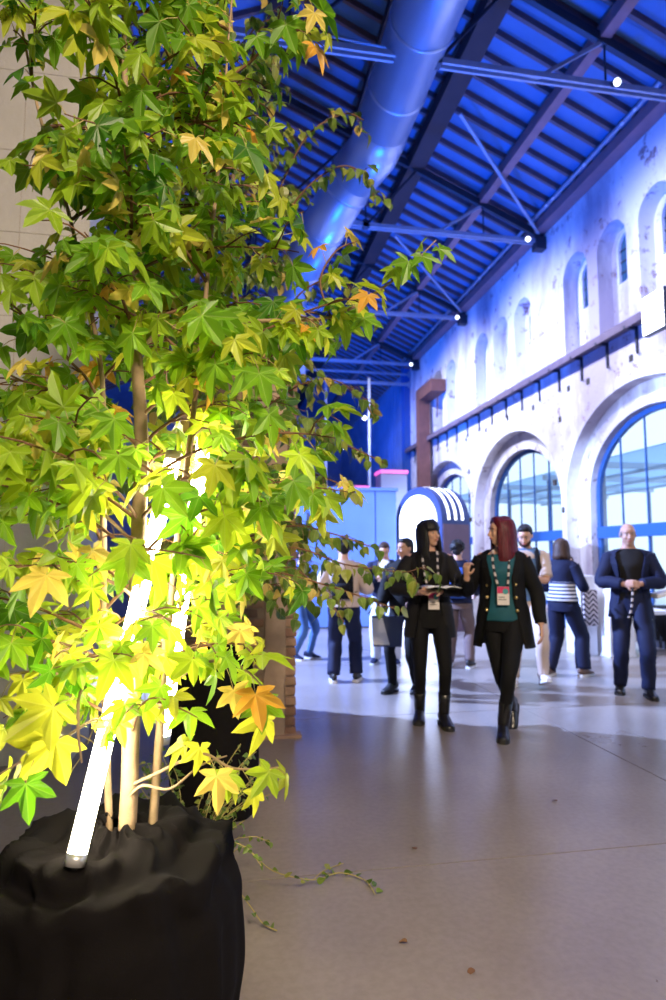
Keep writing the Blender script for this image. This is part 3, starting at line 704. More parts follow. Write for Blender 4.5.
def off_rings(rs, o, z0, z1, flare=None):
    """torso ovals between z0 and z1 pushed outward by o"""
    out = []
    zs = [z0] + [r[2] for r in rs if z0 + 0.01 < r[2] < z1 - 0.01] + [z1]
    for z in zs:
        if z <= rs[0][2] + 0.07: r = rs[1]
        else:
            r = rs[-1]
            for a, b in zip(rs, rs[1:]):
                if a[2] <= z <= b[2]:
                    t = (z - a[2]) / (b[2] - a[2]); r = tuple(x + (y - x) * t for x, y in zip(a, b)); break
        f = flare(z) if flare else 0.0
        out.append((r[0], r[1], z, r[3] + o + f, r[4] + o + f * 0.8))
    return out

def add_hand(mb, wrist, d, nrm, side, curl, s=1.0):
    """palm, four unequal fingers and a thumb leaving the side of the palm; nrm = back of hand"""
    d = Vector(d).normalized(); nrm = Vector(nrm); nrm = (nrm - d * nrm.dot(d)).normalized(); sd = d.cross(nrm).normalized() * side
    w_ = Vector(wrist)
    mb.tube([w_ - d * .03, w_ + d * .012, w_ + d * .05, w_ + d * .088], [(.024 * s, .018 * s), (.029 * s, .017 * s), (.039 * s, .016 * s), (.036 * s, .013 * s)], 10, ref=sd)
    for k, (o, l) in enumerate(((-.030, .062), (-.010, .076), (.011, .080), (.031, .071))):
        p = w_ + d * .082 + sd * o * s; a1 = curl * 0.7; a2 = curl * 1.6; a3 = curl * 2.2
        q1 = p + (d * math.cos(a1) - nrm * math.sin(a1)) * l * .45
        q2 = q1 + (d * math.cos(a2) - nrm * math.sin(a2)) * l * .33
        q3 = q2 + (d * math.cos(a3) - nrm * math.sin(a3)) * l * .25
        mb.tube([p - d * .02, q1, q2, q3], [.0092 * s, .0090 * s, .0082 * s, .0066 * s], 7)
    p = w_ + d * .025 + sd * .030 * s
    q1 = p + (sd * .75 + d * .6 - nrm * .35).normalized() * .034; q2 = q1 + (d * .9 + sd * .25 - nrm * (.3 + curl * .4)).normalized() * .034
    mb.tube([p - sd * .015, q1, q2], [.013 * s, .0105 * s, .008 * s], 7)

def shoe_mb(mb, sole, ankle, yaw, pitch, kind, s=1.0):
    M = Matrix.Translation(ankle) @ Matrix.Rotation(yaw, 4, 'Z') @ Matrix.Rotation(pitch, 4, 'X')
    prof = [(.082, .022, -.02, -.070), (.072, .034, .022, -.072), (.03, .039, .045, -.072), (-.03, .041, .030, -.072), (-.08, .046, -.012, -.072), (-.13, .047, -.030, -.072), (-.165, .038, -.040, -.070), (-.185, .018, -.052, -.066)]
    pts = [(0, y, (a + b) / 2) for y, h, a, b in prof]; rr = [(h, (a - b) / 2) for y, h, a, b in prof]
    k = len(mb.v); mb.tube(pts, rr, 14, ref=(1, 0, 0))
    mb.xf(M, k)
    k = len(sole.v); th = .030 if kind == 'boot' else .024
    vs_ = []; out = [(.086, .020), (.075, .036), (.03, .042), (-.03, .043), (-.08, .050), (-.13, .050), (-.168, .040), (-.19, .018)]
    for z in (-.088, -.088 + th):
        vs_ += [(h, y, z) for y, h in out] + [(-h, y, z) for y, h in reversed(out)]
    n = len(out) * 2
    sole.add(vs_, [tuple(range(n))[::-1], tuple(range(n, 2 * n))] + [(i, (i + 1) % n, n + (i + 1) % n, n + i) for i in range(n)]); sole.xf(M, k)

def head_mesh(mb, H, beard=False, sex='f'):
    k = len(mb.v); j = 1.0 if sex == 'f' else 1.08
    mb.ell((0, .012, .022), (.073, .092, .092), 20, 14)                 # skull
    mb.ell((0, -.022, -.028), (.058 * j, .066, .076), 18, 12)           # face
    mb.ell((0, -.045, -.082), (.030 * j, .034, .030), 12, 8)            # chin
    mb.ell((0, -.030, .038), (.060, .060, .040), 14, 8)                 # forehead
    mb.tube([(0, -.078, .022), (0, -.096, -.012), (0, -.107, -.030), (0, -.088, -.038)], [.008, .010, .014, .010], 8)   # nose
    for sx in (-1, 1):
        mb.ell((sx * .030, -.070, -.026), (.022, .018, .018), 10, 6)    # cheek
        mb.ell((sx * .073, .016, -.006), (.008, .019, .032), 10, 6)     # ear
        mb.ell((sx * .026, -.078, .026), (.022, .010, .007), 10, 6)     # brow
    mb.ell((0, -.083, -.052), (.022, .012, .006), 10, 6); mb.ell((0, -.082, -.064), (.020, .012, .007), 10, 6)
    mb.xf(H, k)

def person(label, loc, yaw, h, sex, pose, outfit, vox=0.010):
    t = thing('person', label, 'person', loc, yaw - math.atan2(loc[0], loc[1])); s = h / 1.70; t.scale = (s, s, s)
    rs = TORSO[sex]; sh = (.155, .004, 1.368) if sex == 'f' else (.172, .004, 1.372)
    hipx = .088; K = {}
    for side, sx in (('L', 1), ('R', -1)):
        a = Vector((sx * hipx, .005, .885)); f = pose['foot' + side]; ank = Vector(f[:3])
        kn, an = ik(a, ank, .435, .415, f[4] if len(f) > 4 else (sx * .06, -1, 0))
        S = Vector((sx * sh[0], sh[1], sh[2])); hd = pose['hand' + side]
        el, wr_ = ik(S, Vector(hd[:3]), .285, .255, hd[5] if len(hd) > 5 else (sx * .5, .8, -.3))
        K[side] = (a, kn, an, S, el, wr_)
    hy, hp, hr = pose.get('head', (0, 0, 0)); hc = Vector((0, -.012, 1.592)) + Vector(pose.get('headoff', (0, 0, 0)))
    H = Matrix.Translation(hc) @ Matrix.Rotation(R_(hy), 4, 'Z') @ Matrix.Rotation(R_(hp), 4, 'X') @ Matrix.Rotation(R_(hr), 4, 'Y')
    skin = outfit.get('skin', 'skin')
    # --- body: one continuous surface
    b = MB(); b.rings(smooth_rings(rs, 2), 20)
    b.tube([(0, .012, 1.45), hc + Vector((0, .012, -.05))], [.050 if sex == 'f' else .058, .046 if sex == 'f' else .054], 12)
    for side, sx in (('L', 1), ('R', -1)):
        a, kn, an, S, el, wr_ = K[side]
        b.tube(catmull([a + Vector((0, 0, .02)), a.lerp(kn, .5), kn, kn.lerp(an, .35), an], 3), lerp_list([.082, .066, .047, .043, .028], 3), 12)
        b.tube([an + Vector((0, 0, .02)), an + Vector((0, 0, -.02))], [.028, .022], 8)
        b.ell(S, (.055, .052, .055), 10, 8)
        b.tube(catmull([S, S.lerp(el, .5), el, el.lerp(wr_, .4), wr_], 3), lerp_list([.050, .044, .037, .036, .025], 3), 10)
        hd = pose['hand' + side]; d = (wr_ - el).normalized(); cu = hd[3] if len(hd) > 3 else 0.35
        nr = hd[4] if len(hd) > 4 and hd[4] is not None else (sx, 0, 0)
        fd = hd[6] if len(hd) > 6 else d
        add_hand(b, wr_, fd, nr, hd[7] if len(hd) > 7 else -sx, cu, 0.92 if sex == 'f' else 1.0)
    head_mesh(b, H, sex=sex)
    me = remesh(b, vox * 0.62 if vox < .009 else vox * .75, 2); me.materials.append(MATS[skin]); link('body', me, t)
    # --- face details
    for sx in (-1, 1):
        e = MB().ell((sx * .028, -.0815, .004), (.0125, .006, .0048), 10, 6); e.xf(H); eo = e.build('eye', 'eye_white', t, True)
        p = MB().ell((sx * .028, -.0865, .004), (.0062, .003, .0050), 8, 6); p.xf(H); p.build('iris', 'eye_dark', eo, True)
        q = MB().tube([(sx * .012, -.0885, .022), (sx * .028, -.0915, .027), (sx * .045, -.080, .022)], [.003, .0036, .002], 6); q.xf(H); q.build('eyebrow', outfit.get('brow', 'hair_black'), t, True)
    q = MB().tube([(-.023, -.085, -.056 + pose.get('smile', 0)), (-.011, -.0945, -.058), (.011, -.0945, -.058), (.023, -.085, -.056 + pose.get('smile', 0))], [.003, .0055, .0055, .003], 8); q.xf(H); lo = q.build('mouth', 'lips', t, True)
    if pose.get('smile'): q = MB().tube([(-.014, -.095, -.0565), (.014, -.095, -.0565)], .0034, 6); q.xf(H); q.build('teeth', 'teeth', lo, True)
    if outfit.get('beard'):
        q = MB()
        for a in range(13):
            th = -1.15 + 2.3 * a / 12; q.ell((.060 * math.sin(th), -.030 - .050 * math.cos(th), -.078 + .022 * (1 - math.cos(th)) * 2), (.014, .012, .026), 8, 6)
        q.xf(H); me = remesh(q, .007, 2); me.materials.append(MATS[outfit['beard']]); link('beard', me, t)
    # --- hair
    hk, hm = outfit['hair']; q = MB()
    if hk != 'bald':
        q.ell((0, .026, .036), (.082, .090, .088), 18, 12); q.ell((0, -.022, .088), (.066, .052, .034), 14, 8)
        q.ell((0, .060, -.005), (.070, .050, .075), 14, 10)
    if hk == 'bald':
        for a in range(15):
            th = -2.1 + 4.2 * a / 14; q.ell((.074 * math.sin(th), .014 + .088 * math.cos(th), .008), (.008, .008, .036), 8, 6)
        q.ell((0, .035, .088), (.045, .05, .026), 10, 6)
    if hk == 'curly':
        for a in range(60):
            u = rnd.uniform(-.4, 1); ph = rnd.uniform(0, 6.28); r = math.sqrt(1 - u * u) if u < 1 else 0
            p = (.088 * r * math.cos(ph), .03 + .095 * r * math.sin(ph), .04 + .095 * u)
            if p[1] < -.05 and p[2] < .06: continue
            q.ell(p, (.024, .024, .024), 8, 6)
    if hk in ('long', 'bangs', 'bob'):
        ln = {'long': .33, 'bangs': .235, 'bob': .17}[hk]
        for a in range(23):
            th = R_(-128 + 256 * a / 22); r0, r1 = .078, .090
            cx, cy = math.sin(th), math.cos(th); tl = ln * (1.0 if abs(th) > 1.2 else .96) + rnd.uniform(-.02, .01)
            fr = .45 if (hk == 'long') else .3
            pts = [(cx * .06, .02 + cy * .066, .085), (cx * (r0 + .004), .016 + cy * (r0 + .012), .02), (cx * (r1 - .002), .012 + cy * (r1 + .004), -.075), (cx * (r1 + .008) , .010 + cy * (r1 + .010) * (1 if cy > 0 else fr + .5), -.075 - (tl - .075) * .55), (cx * (r1 + .006) * .95, .004 + cy * (r1 + .01) * .95, -tl)]
            q.tube(catmull(pts, 3), lerp_list([.017, .019, .020, .018, .007], 3), 8)
    if hk == 'bangs':
        for a in range(11):
            x = -.060 + .012 * a; yy = -.088 + 8.5 * x * x
            q.tube(catmull([(x * .6, -.035, .118), (x * .9, yy + .008, .085), (x, yy - .008, .042), (x, yy - .004, .020 + .0 * x)], 3), lerp_list([.012, .013, .012, .006], 3), 7)
    if hk == 'long':
        for sx in (-1, 1):
            for a in range(5):
                x0 = .010 + .010 * a
                q.tube(catmull([(sx * x0 * .5, -.055, .108), (sx * (.030 + x0 * .75), -.062 + .006 * a, .075), (sx * (.058 + .004 * a), -.042 + .008 * a, .02), (sx * (.072 + .002 * a), -.028 + .008 * a, -.07), (sx * (.080), -.03 + .01 * a, -.19), (sx * .078, -.04 + .01 * a, -.30)], 3), lerp_list([.010, .012, .012, .013, .013, .005], 3), 7)
    q.xf(H); me = remesh(q, .0065 if vox < .009 else .010, 1); me.materials.append(MATS[hm]); link('hair', me, t)
    # --- trousers
    tr = outfit['trousers']; rr = tr.get('r', [.098, .083, .066, .062, .050]); q = MB()
    q.rings(smooth_rings(off_rings(rs, .014, .80, tr.get('top', 1.04)), 2), 22)
    for side, sx in (('L', 1), ('R', -1)):
        a, kn, an, *_r = K[side]; end = kn.lerp(an, tr.get('end', 1.0))
        q.tube(catmull([a + Vector((0, 0, .03)), a.lerp(kn, .5), kn, kn.lerp(an, .4), end], 5), lerp_list([(v * 0.98, v * 1.05) for v in rr], 5), 16, ref=(1, 0, 0))
    q.wrinkle(tr.get('wr', .008), 11, h * 7); q.build('trousers', tr['m'], t, True)
    # --- shoes
    for side, sx in (('L', 1), ('R', -1)):
        an = K[side][2]; f = pose['foot' + side]; q = MB(); so = MB()
        shoe_mb(q, so, an, sx * .16 + pose.get('toe' + side, 0), R_(f[3] if len(f) > 3 else 0), outfit['shoe'][0])
        x = q.build('shoe', outfit['shoe'][1], t, True); so.build('sole', outfit['shoe'][2], x)
        if outfit['shoe'][0] == 'boot':
            sd_ = (K[side][1] - an).normalized()
            MB().tube([an + Vector((0, .008, -.035)), an + sd_ * .05, an + sd_ * .12, an + sd_ * .20], [(.043, .052), .047, .049, .053], 14, ref=(1, 0, 0)).build('boot_shaft', outfit['shoe'][1], x, True)
    # --- upper garments: list of dicts
    for g in outfit['tops']:
        q = MB(); o = g.get('o', .016); fl_ = g.get('flare'); z0, z1 = g['z']
        rr_ = smooth_rings(off_rings(rs, o, z0, z1, fl_), 3)
        if g.get('gap'):
            ga = []
            for r in rr_:
                z = r[2]; gs = g['gap']
                for (za, ga_), (zb, gb_) in zip(gs, gs[1:]):
                    if za <= z <= zb: ga.append(R_(ga_ + (gb_ - ga_) * (z - za) / (zb - za))); break
                else: ga.append(R_(gs[-1][1] if z > gs[-1][0] else gs[0][1]))
            q.rings(rr_, 36, gap=ga)
            rin = [(a, b_, z, x - .012, y - .012) for a, b_, z, x, y in rr_]; q.rings(rin, 36, gap=ga)
            n = len(rr_); off = n * 37                                      # edges between outer and inner layer
            for i in range(n - 1):
                for k in (0, 36): q.f.append((i * 37 + k, (i + 1) * 37 + k, off + (i + 1) * 37 + k, off + i * 37 + k)); q.mi.append(0)
            for k in range(36): q.f.append((k, k + 1, off + k + 1, off + k)); q.mi.append(0)
        else: q.rings(rr_, 30)
        sl = g.get('sleeve')
        if sl:
            for side, sx in (('L', 1), ('R', -1)):
                _a, _k, _n, S, el, wr_ = K[side]; e1 = S.lerp(el, sl / .5) if sl <= .5 else el.lerp(wr_, (sl - .5) / .5)
                k = g.get('sr', [.066, .060, .052, .048, .040]); q.ell(S + Vector((-sx * .012, .0, -.004)), (k[0] * .98, k[0] * .9, k[0] * .82), 14, 10)
                if sl > .5: q.tube(catmull([S, S.lerp(el, .5), el, el.lerp(e1, .5), e1], 5), lerp_list(k, 5), 14)
                else: q.tube(catmull([S, S.lerp(e1, .5), e1], 5), lerp_list(k[:3], 5), 14)
        q.wrinkle(g.get('wr', .006), 12, h * 3 + z0); x = q.build(g['name'], g['m'], t, True)
        if g.get('lapel'):
            for sx in (-1, 1):
                L2 = MB(); zs_ = [1.415, 1.36, 1.29, 1.20, 1.12]; vs_ = []
                for i, z in enumerate(zs_):
                    r = off_rings(rs, o + .012, z, z + .001, fl_)[0]; ga_ = R_(g['lap'][i]); wd = (.10, .26, .34, .20, .02)[i]
                    for th in (ga_, ga_ + wd): vs_.append((sx * r[3] * math.sin(th), r[1] - r[4] * math.cos(th), z + (0.012 if th > ga_ and 0 < i < 3 else 0)))
                n = len(vs_); vs_ += [(v[0], v[1] + .008, v[2]) for v in vs_]
                fs_ = []
                for i in range(len(zs_) - 1):
                    a = 2 * i; fs_ += [(a, a + 1, a + 3, a + 2), (n + a, n + a + 2, n + a + 3, n + a + 1), (a + 1, n + a + 1, n + a + 3, a + 3), (a, a + 2, n + a + 2, n + a)]
                L2.add(vs_, fs_); L2.build('lapel', g['m'], x)
        for (bx, bz) in g.get('buttons', ()):
            r = off_rings(rs, o + .004, bz, bz + .001, fl_)[0]; yy = r[1] - r[4] * math.sqrt(max(0, 1 - (bx / r[3]) ** 2))
            MB().ell((bx, yy - .004, bz), (.013, .006, .013), 10, 6).build('button', 'gold', x, True)
    # --- lanyard and badge
    if outfit.get('lanyard'):
        bz, bx, by = outfit['lanyard']; ly = MB()
        for sx in (-1, 1):
            pts = catmull([(sx * .050, .030, 1.475), (sx * .064, -.055, 1.435), (sx * .060, -.118, 1.33), (sx * .05 + bx * .5, by - .004, bz + .16), (sx * .035 + bx, by - .006, bz + .055)], 5)
            ly.tube(pts, [(.0085, .0022)] * len(pts), 6, ref=(1, 0, 0))
        lo_ = ly.build('lanyard', 'lanyard_print', t)
        bd = MB().box((bx - .045, by - .012, bz - .07), (bx + .045, by - .008, bz + .07)).build('badge', 'card', t)
        MB().box((bx - .044, by - .0135, bz + .018), (bx + .044, by - .012, bz + .069)).build('badge_header', 'print_magenta', bd)
        MB().tube([(bx + .018, by - .0135, bz + .034), (bx + .018, by - .0150, bz + .034)], .022, 16).build('badge_emblem', 'print_teal', bd)
        for k in range(2): MB().box((bx - .036, by - .0135, bz - .014 - .018 * k), (bx + .012 + .012 * k, by - .012, bz - .008 - .018 * k)).build('badge_line', 'print_dark', bd)
    t['_k'] = 0; del t['_k']
    return t, K

def backpack(t, m, z0=.98, z1=1.40, d=.15, w_=.15):
    q = MB(); q.rings(smooth_rings([(0, .17, z0, w_ * .8, d * .42), (0, .185, z0 + .05, w_, d * .52), (0, .185, (z0 + z1) / 2, w_, d * .52), (0, .17, z1 - .06, w_ * .95, d * .45), (0, .15, z1, w_ * .6, d * .25)], 3), 24, power=.8)
    o = q.build('backpack', m, t, True)
    MB().rings(smooth_rings([(0, .235, z0 + .05, w_ * .7, .025), (0, .265, z0 + .10, w_ * .75, .04), (0, .255, z0 + .19, w_ * .7, .03)], 2), 18).build('front_pocket', m, o, True)
    for sx in (-1, 1):
        pts = catmull([(sx * .10, .10, z1 - .02), (sx * .105, .03, 1.455), (sx * .112, -.09, 1.40), (sx * .125, -.135, 1.26), (sx * .16, -.08, 1.10), (sx * .15, .10, z0 + .08)], 4)
        MB().tube(pts, [(.026, .006)] * len(pts), 8, ref=(1, 0, 0)).build('strap', m, o, True)

A_Z = .088
# 1 woman in black with fringe, smiling, holding an open notebook
wA, KA = person('woman with black fringe hair, all in black, holding an open white notebook', (1.74, 5.12, 0), R_(6), 1.70, 'f',
    dict(footL=(.10, -.06, A_Z, 0), footR=(-.085, .10, A_Z, 0), handL=(.06, -.27, 1.115, .55, (.3, -.2, .9), (1, .5, -.4), (-.75, -.5, .15)), handR=(-.13, -.25, 1.10, .5, (-.2, -.5, -.8), (-1, .5, -.4), (.45, -.8, .1)),
         head=(38, -2, -6), smile=.007),
    dict(hair=('bangs', 'hair_black'), trousers=dict(m='cloth_black', r=[.092, .076, .055, .050, .040], wr=.005, end=.92), shoe=('boot', 'leather_black', 'rubber_black'),
         tops=[dict(name='tshirt', m='cloth_black', z=(.94, 1.44), o=.010),
               dict(name='jacket', m='cloth_charcoal', z=(.72, 1.44), o=.028, flare=lambda z: .024 * math.exp(-((z - 1.08) / .10) ** 2) + max(0, (.98 - z)) * .11, gap=[(.72, 38), (.95, 30), (1.2, 26), (1.44, 40)], sleeve=.98, sr=[.068, .064, .057, .052, .044])],
         lanyard=(1.03, .02, -.145)), .0078)
# 2 woman with red hair
wB, KB = person('woman with long dark red hair in black coat and teal top', (2.22, 4.72, 0), R_(-4), 1.71, 'f',
    dict(footL=(-.015, -.10, A_Z, 0), footR=(.035, .26, A_Z + .07, 42), handL=(.285, -.05, .86, .5, (1, -.1, 0), (.6, .8, 0)), handR=(-.255, -.21, 1.225, 1.05, (-.5, -.6, .1), (-.45, .25, -1.0), (-.05, -.25, 1.0)),
         head=(-64, 2, 0), toeL=-.1),
    dict(hair=('long', 'hair_red'), brow='hair_brown', trousers=dict(m='cloth_black', r=[.096, .082, .058, .052, .040], wr=.006, end=.94, top=1.0), shoe=('boot', 'leather_black', 'rubber_black'),
         tops=[dict(name='top', m='cloth_teal', z=(.885, 1.405), o=.024),
               dict(name='coat', m='cloth_black', z=(.68, 1.445), o=.032, flare=lambda z: .028 * math.exp(-((z - 1.08) / .10) ** 2) + max(0, (.98 - z)) * .15, gap=[(.68, 44), (.95, 34), (1.2, 27), (1.445, 42)], sleeve=.97, sr=[.072, .066, .058, .054, .046],
                    lapel=True, lap=(40, 33, 28, 28, 30), buttons=((.105, 1.17), (.11, 1.07), (.115, .97), (-.105, 1.16), (-.11, 1.07), (-.115, .97)))],
         lanyard=(1.085, .015, -.150)), .0078)
# 3 man in blue polo, cream trousers, looking down at his phone
wC, KC = person('man in blue polo and cream trousers looking down at his phone', (3.26, 6.35, 0), R_(4), 1.74, 'm',
    dict(footL=(.14, -.08, A_Z + .05, -18), footR=(-.14, .12, A_Z, 0), handL=(-.02, -.26, 1.14, .6, (.3, -.5, .6), (1, .5, -.3), (-.9, -.2, .1)), handR=(-.10, -.28, 1.13, .6, (-.4, -.6, .3), (-1, .5, -.3), (.5, -.5, .5)), head=(-14, 24, 0), headoff=(0, -.03, -.01)),
    dict(hair=('short', 'hair_black'), beard='hair_brown', trousers=dict(m='cloth_cream', r=[.10, .088, .074, .068, .058], wr=.01), shoe=('low', 'shoe_white', 'rubber_white'),
         tops=[dict(name='polo_shirt', m='cloth_polo', z=(.90, 1.45), o=.020, flare=lambda z: max(0, 1.0 - z) * .1), dict(name='sleeves', m='cloth_cream', z=(1.33, 1.43), o=.022, sleeve=.44, sr=[.078, .074, .068])],
         lanyard=(1.16, 0, -.155)))
backpack(wC, 'cloth_black')
MB().tube([KC['L'][5] + (KC['L'][4] - KC['L'][5]) * .12, KC['L'][5] + (KC['L'][4] - KC['L'][5]) * .22], .034, 12).build('wristwatch', 'rubber_black', wC, True)
# 4 woman in navy and striped sweater seen from behind
wD, KD = person('brown-haired woman in navy top with white striped hem, turned away', (3.98, 6.85, 0), R_(152), 1.60, 'f',
    dict(footL=(.13, .16, A_Z, 0), footR=(-.17, -.14, A_Z, 0), handL=(.16, -.22, 1.05, .4), handR=(-.16, -.26, 1.10, .4), head=(20, 8, 0)),
    dict(hair=('bob', 'hair_brown'), trousers=dict(m='cloth_navy', r=[.105, .10, .092, .09, .088], wr=.012), shoe=('low', 'leather_brown', 'rubber_white'),
         tops=[dict(name='striped_hem', m='cloth_stripe', z=(.93, 1.16), o=.034, flare=lambda z: .01), dict(name='sweater', m='cloth_navy', z=(1.15, 1.45), o=.032, sleeve=.9, sr=[.075, .07, .065, .06, .05])]))
# 5 man in navy suit
wE, KE = person('balding man in navy suit walking with clasped hands', (4.14, 5.82, 0), R_(6), 1.73, 'm',
    dict(footL=(.12, -.10, A_Z, 0), footR=(-.12, .06, A_Z, 0), handL=(.065, -.245, 1.105, .75, (.3, -.85, .35), (1, .5, -.3), (-.9, -.35, .1)), handR=(-.075, -.255, 1.10, .75, (-.3, -.85, .35), (-1, .5, -.3), (.9, -.35, .1)), head=(4, 4, 0)),
    dict(hair=('bald', 'hair_grey'), brow='hair_grey', skin='skin_tan', trousers=dict(m='cloth_navy', r=[.104, .092, .078, .074, .068], wr=.012), shoe=('low', 'leather_black', 'rubber_black'),
         tops=[dict(name='tshirt', m='cloth_charcoal', z=(.92, 1.45), o=.012),
               dict(name='suit_jacket', m='cloth_navy', z=(.76, 1.445), o=.034, flare=lambda z: max(0, .95 - z) * .12, gap=[(.76, 46), (1.0, 36), (1.2, 30), (1.445, 40)], sleeve=.96, sr=[.080, .074, .066, .062, .052], lapel=True, lap=(38, 36, 33, 33, 35))]))
MB().tube(catmull([(-.01, -.30, 1.06), (-.015, -.31, .98), (-.03, -.30, .86), (-.055, -.29, .78)], 4), [(.010, .003)] * 13, 6).build('held_lanyard', 'lanyard_print', wE)
# 6 man with dark hair and backpack, back view
wF, KF = person('man in cream sweatshirt with small black backpack, seen from behind', (1.35, 6.95, 0), R_(176), 1.575, 'm',
    dict(footL=(.12, .02, A_Z, 0), footR=(-.15, -.08, A_Z, 0), handL=(.20, -.20, 1.08, .5), handR=(-.20, -.22, 1.10, .5), head=(10, 14, 0)),
    dict(hair=('curly', 'hair_black'), trousers=dict(m='cloth_navy', r=[.110, .100, .090, .084, .078], wr=.014), shoe=('low', 'rubber_black', 'rubber_white'),
         tops=[dict(name='sweatshirt', m='cloth_cream', z=(.90, 1.46), o=.045, sleeve=.95, sr=[.088, .082, .074, .066, .052], wr=.012)]))
backpack(wF, 'cloth_black', 1.0, 1.34, .13, .13)
# 7 man in navy jacket, white trousers
wG, KG = person('man in navy jacket and white trousers looking at something in his hands', (2.12, 8.05, 0), R_(-6), 1.58, 'm',
    dict(footL=(.16, -.04, A_Z, 0), footR=(-.13, -.02, A_Z, 0), handL=(.02, -.27, 1.20, .7, (.5, -.6, .3), (1, .5, -.3), (-.8, -.3, .3)), handR=(-.06, -.28, 1.20, .7, (-.5, -.6, .3), (-1, .5, -.3), (.8, -.3, .3)), head=(6, 26, 0), headoff=(0, -.03, -.01)),
    dict(hair=('short', 'hair_brown'), trousers=dict(m='cloth_white', r=[.108, .098, .086, .080, .074], wr=.014), shoe=('low', 'cloth_navy', 'rubber_white'),
         tops=[dict(name='shirt', m='cloth_white', z=(.95, 1.45), o=.014), dict(name='jacket', m='cloth_navy', z=(.88, 1.455), o=.034, gap=[(.88, 20), (1.2, 12), (1.455, 30)], sleeve=.96, sr=[.080, .074, .066, .06, .05])]))
# 8 person in black puffer behind woman 1
wH, KH = person('person in black zipped jacket half hidden behind the fringe-haired woman', (1.90, 6.35, 0), R_(-24), 1.58, 'm',
    dict(footL=(.10, .05, A_Z, 0), footR=(-.13, -.10, A_Z, 0), handL=(.20, -.16, 1.02, .5), handR=(-.17, -.28, .95, .7), head=(-30, 4, 0)),
    dict(hair=('short', 'hair_black'), skin='skin_tan', trousers=dict(m='cloth_black', wr=.01), shoe=('low', 'rubber_black', 'rubber_black'),
         tops=[dict(name='puffer_jacket', m='cloth_black', z=(.84, 1.47), o=.045, sleeve=.96, sr=[.090, .085, .078, .072, .056], wr=.014)]))
# 9 backpacker
wI, KI = person('curly-haired person carrying a blue backpack, seen from behind', (2.95, 7.55, 0), R_(170), 1.57, 'm',
    dict(footL=(.14, .02, A_Z, 0), footR=(-.13, -.06, A_Z, 0), handL=(.22, -.14, 1.0, .5), handR=(-.22, -.16, 1.0, .5), head=(0, 8, 0)),
    dict(hair=('curly', 'hair_black'), trousers=dict(m='cloth_brown', r=[.106, .094, .082, .078, .070], wr=.012), shoe=('low', 'rubber_black', 'rubber_white'),
         tops=[dict(name='jacket', m='cloth_navy', z=(.88, 1.46), o=.034, sleeve=.96, sr=[.082, .076, .068, .06, .05])]))
backpack(wI, 'cloth_blue', .95, 1.36, .17, .16)
# 10 visitor far left
wJ, KJ = person('distant visitor in blue clothes at the far left beside the pillar', (1.08, 8.55, 0), R_(60), 1.50, 'm',
    dict(footL=(.10, -.08, A_Z, 0), footR=(-.10, .08, A_Z, 0), handL=(.18, -.20, 1.05, .5), handR=(-.18, -.22, 1.05, .5), head=(0, 12, 0)),
    dict(hair=('short', 'hair_black'), trousers=dict(m='cloth_denim', wr=.012), shoe=('low', 'cloth_navy', 'rubber_white'), tops=[dict(name='jacket', m='cloth_blue', z=(.86, 1.46), o=.034, sleeve=.96)]))
# 11 person with white jacket and jeans beyond striped woman
wK, KK = person('small figure in white jacket and jeans striding beside the display stand', (5.46, 9.2, 0), R_(70), 1.40, 'f',
    dict(footL=(.08, -.30, A_Z, 10), footR=(-.08, .30, A_Z + .03, 30), handL=(.20, -.18, 1.0, .5), handR=(-.20, .1, .95, .5), head=(-60, 0, 0)),
    dict(hair=('bob', 'hair_brown'), trousers=dict(m='cloth_denim', wr=.01), shoe=('low', 'leather_brown', 'rubber_white'), tops=[dict(name='jacket', m='cloth_white', z=(.80, 1.46), o=.036, sleeve=.96)]))

# things the people hold
nb = thing('open_notebook', 'open white notebook in the hands of the woman in black', 'notebook', (1.735, 4.84, 1.145), R_(8))
for sx in (-1, 1):
    q = MB(); n = 8
    for k in range(n + 1):
        u = k / n; x = sx * u * .145; z = .012 * math.sin(u * math.pi) + .004
        q.v += [(x, -.10, z + (-.022 * x)), (x, .10, z - .022 * x)]
    for k in range(n): q.f.append((2 * k, 2 * k + 1, 2 * k + 3, 2 * k + 2)); q.mi.append(0)
    m0 = len(q.v); q.v += [(v[0], v[1], v[2] - .007) for v in q.v[:m0]]
    q.f += [tuple(i + m0 for i in f)[::-1] for f in q.f]; q.mi += [0] * len(q.mi)
    q.f += [(2 * k, 2 * k + 2, m0 + 2 * k + 2, m0 + 2 * k) for k in range(n)] + [(2 * k + 1, m0 + 2 * k + 1, m0 + 2 * k + 3, 2 * k + 3) for k in range(n)] + [(2 * n, 2 * n + 1, m0 + 2 * n + 1, m0 + 2 * n)]; q.mi += [0] * (2 * n + 1)
    q.build('page_block', 'paper', nb, True)
MB().box((-.150, -.104, -.010), (.150, .104, -.006)).build('cover', 'cloth_black', nb)
pn = thing('pen', 'dark pen held upright over the open notebook', 'pen', (1.84, 4.80, 1.19))
MB().tube([(0, 0, -.04), (.02, .02, .07)], .005, 8).build('barrel', 'phone', pn, True); MB().tube([(-.002, -.002, -.052), (0, 0, -.04)], [.001, .005], 8).build('tip', 'strap_metal', pn, True)
ph = thing('smartphone', 'dark smartphone in the hand of the man in blue polo', 'phone', (3.18, 6.03, 1.20), R_(4))
MB().box((-.036, -.004, -.07), (.036, .004, .07)).xf(Matrix.Rotation(R_(-50), 4, 'X')).build('body', 'phone', ph)
MB().box((-.033, .004, -.065), (.033, .0052, .065)).xf(Matrix.Rotation(R_(-50), 4, 'X')).build('screen', 'eye_dark', ph)
bgs = thing('shopping_bag', 'blue and white carrier bag hanging from the hand of person in black jacket', 'bag', (1.64, 6.13, .50), R_(-15))
